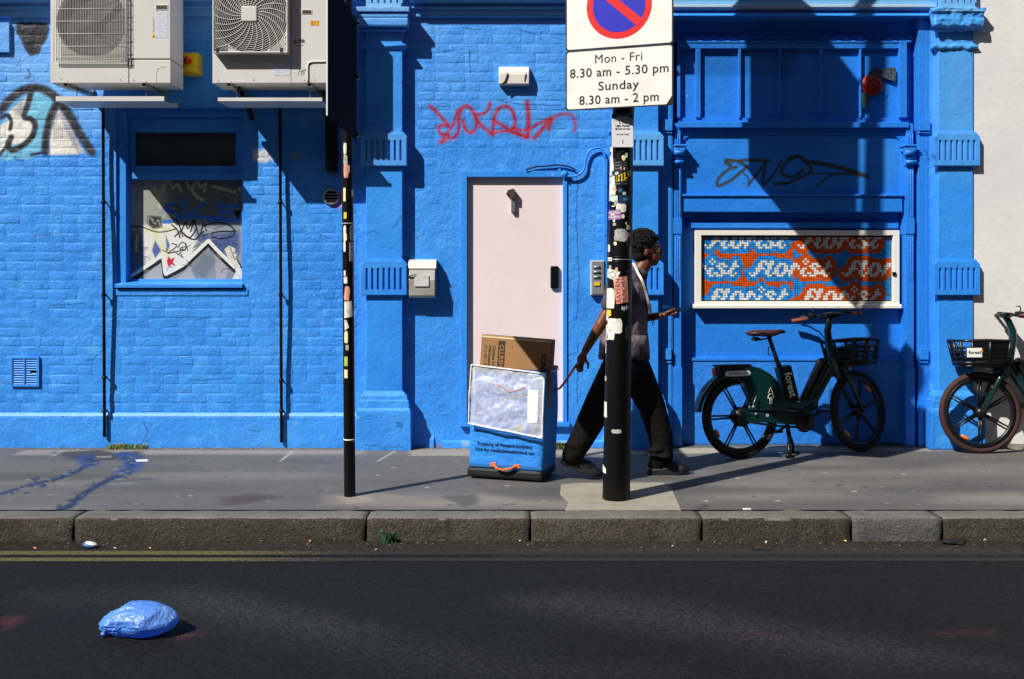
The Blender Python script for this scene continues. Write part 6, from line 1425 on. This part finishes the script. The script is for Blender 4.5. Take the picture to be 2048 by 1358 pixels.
    if decals: t = text_mb('forest', .040, Matrix.Translation((1.157, yb_+.0068, .832)) @ Matrix.Rotation(PI, 4, 'Z') @ Matrix.Rotation(PI/2, 4, 'X'), 0, .0004, off=.0008); st(t, 'lettering', M_INK, fix=False)
    f = MB(); p_ = bp(.62, -1, .6); f.ell(p_+Vector((0, -.012, 0)), (.013, .006, .013)); p_ = bp(.62, 1, .6); f.ell(p_+Vector((0, .012, 0)), (.013, .006, .013)); st(f, 'basket_reflector', M_REF)
    # printed marks, both sides
    for s_ in (-1, 1):
        y = s_*.0435; RM = Matrix.Rotation(PI/2, 4, 'X') if s_ < 0 else Matrix.Rotation(PI, 4, 'Z') @ Matrix.Rotation(PI/2, 4, 'X')
        f = MB(); f.prism(rrect(-.14, .075, .650, .695, .022), y, y+s_*.0008); L(f, 'price_sticker', M_LOGO)
        t = text_mb('30 MINS = £1', .029, Matrix.Translation((-.032, y+s_*.0012, .672)) @ RM, 0, .0003, off=.0, sx=.95); L(t, 'lettering', M_INK, fix=False)
        tr_ = MB(); tx_, tz_, k_ = .245, .44, 1.0
        def ln_(pts): tr_.tube([(tx_+a*.001, y+s_*.001, tz_+c_*.001) for a, c_ in pts], .0035, 4)
        ln_([(-8, -25), (-8, 18)]); ln_([(8, -25), (8, 18)]); ln_([(-28, 18), (28, 18), (14, 52), (22, 52), (0, 108), (-22, 52), (-14, 52), (-28, 18)]); ln_([(-12, 52), (12, 52)]); ln_([(-12, -25), (12, -25)])
        L(tr_, 'tree_emblem', M_LOGO)
        t = text_mb('forest', .088, Matrix.Translation((.415, s_*.0492, .565)) @ Matrix.Rotation(-.22, 4, 'Y') @ Matrix.Rotation(PI/2 if s_ < 0 else -PI/2, 4, 'Y') @ RM, 0, .0004, off=.0012); L(t, 'lettering', M_LOGO, fix=False)
        t = text_mb('13', .026, Matrix.Translation((.20, s_*.0605, WR+.005)) @ RM, 0, .0004, off=.001)
        if s_ < 0: L(t, 'lettering', M_LOGO, fix=False)
    q = MB(); q.tube([(.075, -.062, .40), (.11, -.062, .48)], .004, 5); q.ell((.08, -.068, .395), (.012, .008, .012)); q.ell((.10, -.068, .34), (.010, .008, .010)); L(q, 'bolts', M_STEEL)
    return b
bk1 = bicycle('dark green hire bicycle with brown saddle standing in full view under the mosaic sign', (X(1482, 7.62), 7.62, 0), math.radians(16), math.radians(-3), math.radians(-17), M_RUBK, 0)
bk2 = bicycle('hire bicycle with brown tyres at the picture edge before the white wall', (X(1957, 7.87)+1.06*math.cos(math.radians(2)), 7.87, 0), math.radians(182), math.radians(2), math.radians(3), M_RUB, 1, (0, PI/2))

# ------------------------------------------------------------ litter and plants
def bagmat(nt, b):
    L, N = nt.links, nt.nodes; out = [n for n in N if n.type == 'OUTPUT_MATERIAL'][0]; tl = N.new('ShaderNodeBsdfTranslucent'); tl.inputs[0].default_value = (*s2l((110, 170, 250)), 1); tp = N.new('ShaderNodeBsdfTransparent'); tp.inputs[0].default_value = (*s2l((150, 190, 250)), 1); m1 = N.new('ShaderNodeMixShader'); m1.inputs[0].default_value = .3; L.new(b.outputs[0], m1.inputs[1]); L.new(tl.outputs[0], m1.inputs[2]); m2 = N.new('ShaderNodeMixShader'); m2.inputs[0].default_value = .10; L.new(m1.outputs[0], m2.inputs[1]); L.new(tp.outputs[0], m2.inputs[2]); L.new(m2.outputs[0], out.inputs[0])
M_BAG = mat('blue_plastic_film', (104, 166, 253), .3, var=[(9, (150, 194, 253), .5, .75), (30, (226, 236, 253), .60, .70)], bump=[(11, .03), (30, .006)], spec=.8, coat=.5, extra=bagmat)  # near-white flecks painted in as glints on the crumpled film
bg_ = MB(); bc = G(283, 1268, RZ); bc = Vector((X(285, 4.33), 4.325, RZ+.064))
def bdisp(c):
    w_ = .5+.5*max(-1, min(1, -c.x*1.4)); return .14*mn.noise(c*1.4+Vector((3, 1, 2)))+w_*(.15*(1-abs(mn.noise(c*3.2)))-.11+.07*(1-abs(mn.noise(c*6)))-.02+.006*mn.noise(c*18))
bg_.ell((0, 0, 0), (.148, .105, .072), sub=6, disp=bdisp)
bg_.v = [(x+(-.012 if x < -.12 else 0), y, max(z+(-.03*max(0, -x-.06)/.1), -.063)) for x, y, z in bg_.v]
for k, (a_, l_) in enumerate(((3.0, .03), (3.3, .035), (3.55, .03))):
    bg_.cap((-.118, -.02+.02*k, -.038), (-.142-l_*.3, -.045+.026*k, -.050), .019, .010)
bg_.v = [(x+bc.x, y+bc.y, z+bc.z) for x, y, z in bg_.v]
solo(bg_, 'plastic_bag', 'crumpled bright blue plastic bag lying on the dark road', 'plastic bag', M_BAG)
cp = G(178, 1096, RZ); q = MB()
q.xform(Matrix.Identity(4)); q.ell((0, 0, .016), (.042, .03, .016)); q.ell((.006, .002, .026), (.036, .026, .010), 1); q.xform(Matrix.Translation((cp.x, cp.y, RZ)) @ Matrix.Rotation(.25, 4, 'Y'))
solo(q, 'crushed_cup', 'small crushed white and blue cup in the gutter at left', 'litter', [mat('blue_rim_plastic', (60, 90, 150), .4), M_WHITEP])
q = MB(); p_ = G(1910, 1088, RZ)
for k in range(5): q.cap((p_.x-.04+.01*k, p_.y+.01*k, RZ+.012), (p_.x+.03+.012*k, p_.y-.03+.018*k, RZ+.008), .014, .008, n=8)
q.ell((p_.x-.03, p_.y, RZ+.015), (.05, .035, .014)); go = solo(q, 'black_glove', 'limp black glove lying at the kerb foot far right', 'glove', mat('black_cloth', (20, 20, 22), .85, bump=[(90, .004)])); remesh(go, .005, 2)
q = MB(); p_ = G(676, 1082, RZ); q.tube([(p_.x-.055, p_.y+.01, RZ+.006), (p_.x-.02, p_.y, RZ+.012), (p_.x+.02, p_.y+.012, RZ+.022), (p_.x+.045, p_.y+.02, RZ+.03)], [.004, .012, .012, .004], 6, flat=.35)
solo(q, 'dry_leaf', 'curled orange brown leaf in the gutter below the thin pole', 'leaf', mat('orange_leaf', (196, 132, 66), .7))
q = MB()
for px, py in ((1040, 1083), (1088, 1082), (1308, 980), (505, 1079), (455, 1083), (752, 1101), (1345, 1094), (1450, 1082), (1780, 1083), (300, 1098), (1532, 1086), (1380, 1080), (1690, 1083), (620, 1084), (70, 1098), (230, 1098), (520, 1082), (750, 1080)):
    p_ = G(px, py, RZ if py > 1040 else 0); a = rng.uniform(0, 3); r_ = rng.uniform(.010, .02); c_, s_ = math.cos(a), math.sin(a); h_ = p_.z+.004
    q.add([(p_.x-r_*c_, p_.y-r_*s_, h_), (p_.x+r_*.4*s_, p_.y-r_*.4*c_, h_+.004), (p_.x+r_*c_, p_.y+r_*s_, h_+.006), (p_.x-r_*.4*s_, p_.y+r_*.4*c_, h_+.002)], [(0, 1, 2, 3)], int(rng.integers(0, 3)))
lf = q.build('fallen_leaves', [mat('leaf_orange', (204, 128, 60), .7), mat('leaf_yellow', (208, 190, 110), .7), mat('scrap_pale', (206, 200, 188), .7)], fix=False); lf['kind'] = 'stuff'
solo(MB().box(*(lambda p: (p.x-.025, p.x+.025, p.y-.01, p.y+.01, .001, .010))(G(1494, 1020)), 0, .004), 'gum_packet', 'tiny white scrap on the kerb below the bicycle', 'litter', M_WHITEP)
q = MB(); p_ = G(1968, 1082, RZ); q.ell((p_.x, p_.y, RZ+.01), (.014, .012, .01), disp=lambda c: .3*mn.noise(c*3)); solo(q, 'crumpled_tissue', 'tiny crumpled white tissue at the kerb foot far right', 'litter', M_WHITEP)
M_GR = [mat('grass_green', (64, 112, 40), .7), mat('grass_yellow', (150, 140, 60), .7), mat('weed_green', (40, 80, 44), .7)]
def tuft(px0, px1, py, h, n, label, name='weed', spread=.04, leafy=False, z0=0.0, mats=M_GR, cat='weed', y=None):
    a, b = G(px0, py, z0), G(px1, py, z0); q = MB()
    for k in range(n):
        x = rng.uniform(a.x, b.x); yy = (y if y else a.y)-abs(rng.normal(0, spread)); hh = h*rng.uniform(.4, 1); dx, dy = rng.normal(0, hh*.6), rng.normal(0, hh*.4); w_ = rng.uniform(.0015, .003)*(3 if leafy else 1)
        p = [Vector((x, yy, z0)), Vector((x+dx*.4, yy+dy*.4, z0+hh*.65)), Vector((x+dx, yy+dy, z0+hh*(.9 if not leafy else .8)))]
        q.add([p[0]-Vector((w_, 0, 0)), p[0]+Vector((w_, 0, 0)), p[1]+Vector((w_*1.3, 0, 0)), p[2], p[1]-Vector((w_*1.3, 0, 0))], [(0, 1, 2, 3, 4)], int(rng.integers(0, 3)))
    o = solo(q, name, label, cat, mats); return o
tuft(205, 285, 902, .055, 260, 'strip of green and yellow grass at the wall foot left of the window', 'grass_tuft', .025, cat='grass', y=8.05)
tuft(1108, 1130, 896, .075, 70, 'small leafy weed at the wall foot behind the blue trolley', 'weed', .02, True, y=8.03)
tuft(768, 792, 1083, .09, 60, 'dark leafy weed growing at the kerb joint', 'weed', .015, True, RZ, [M_GR[2], M_GR[2], mat('dark_weed', (30, 52, 36), .8)], y=5.78)

# ------------------------------------------------------------ the terrace across the street, behind the camera
tb_ = thing('terrace_building', 'dark brick terrace on the near side of the street behind the viewer', 'building', (0, -4, RZ))
M_TW = mat('dark_stock_brick', (92, 76, 62), .85, var=[(3, (74, 62, 52), .4, .8)], bump=[(30, .004)])
MB().box(-45, 45, -12, -4, RZ, 9.6).build('facade', M_TW, tb_)
MB().box(-45, 45, -3.999, -1.8, RZ+.002, .0).build('near_pavement', M_PAVE, tb_)
wm = None
for fl_ in range(3):
    for k in range(-6, 7):
        x = k*3.1+.6; z = .9+fl_*3.0
        f = MB().box(x-.6, x+.6, -4.0, -3.96, z, z+1.5, 0, .01).build('window', M_WHITEP, tb_)
        MB().box(x-.54, x+.54, -3.98, -3.955, z+.06, z+1.44).build('pane', M_DARKGLASS, f)
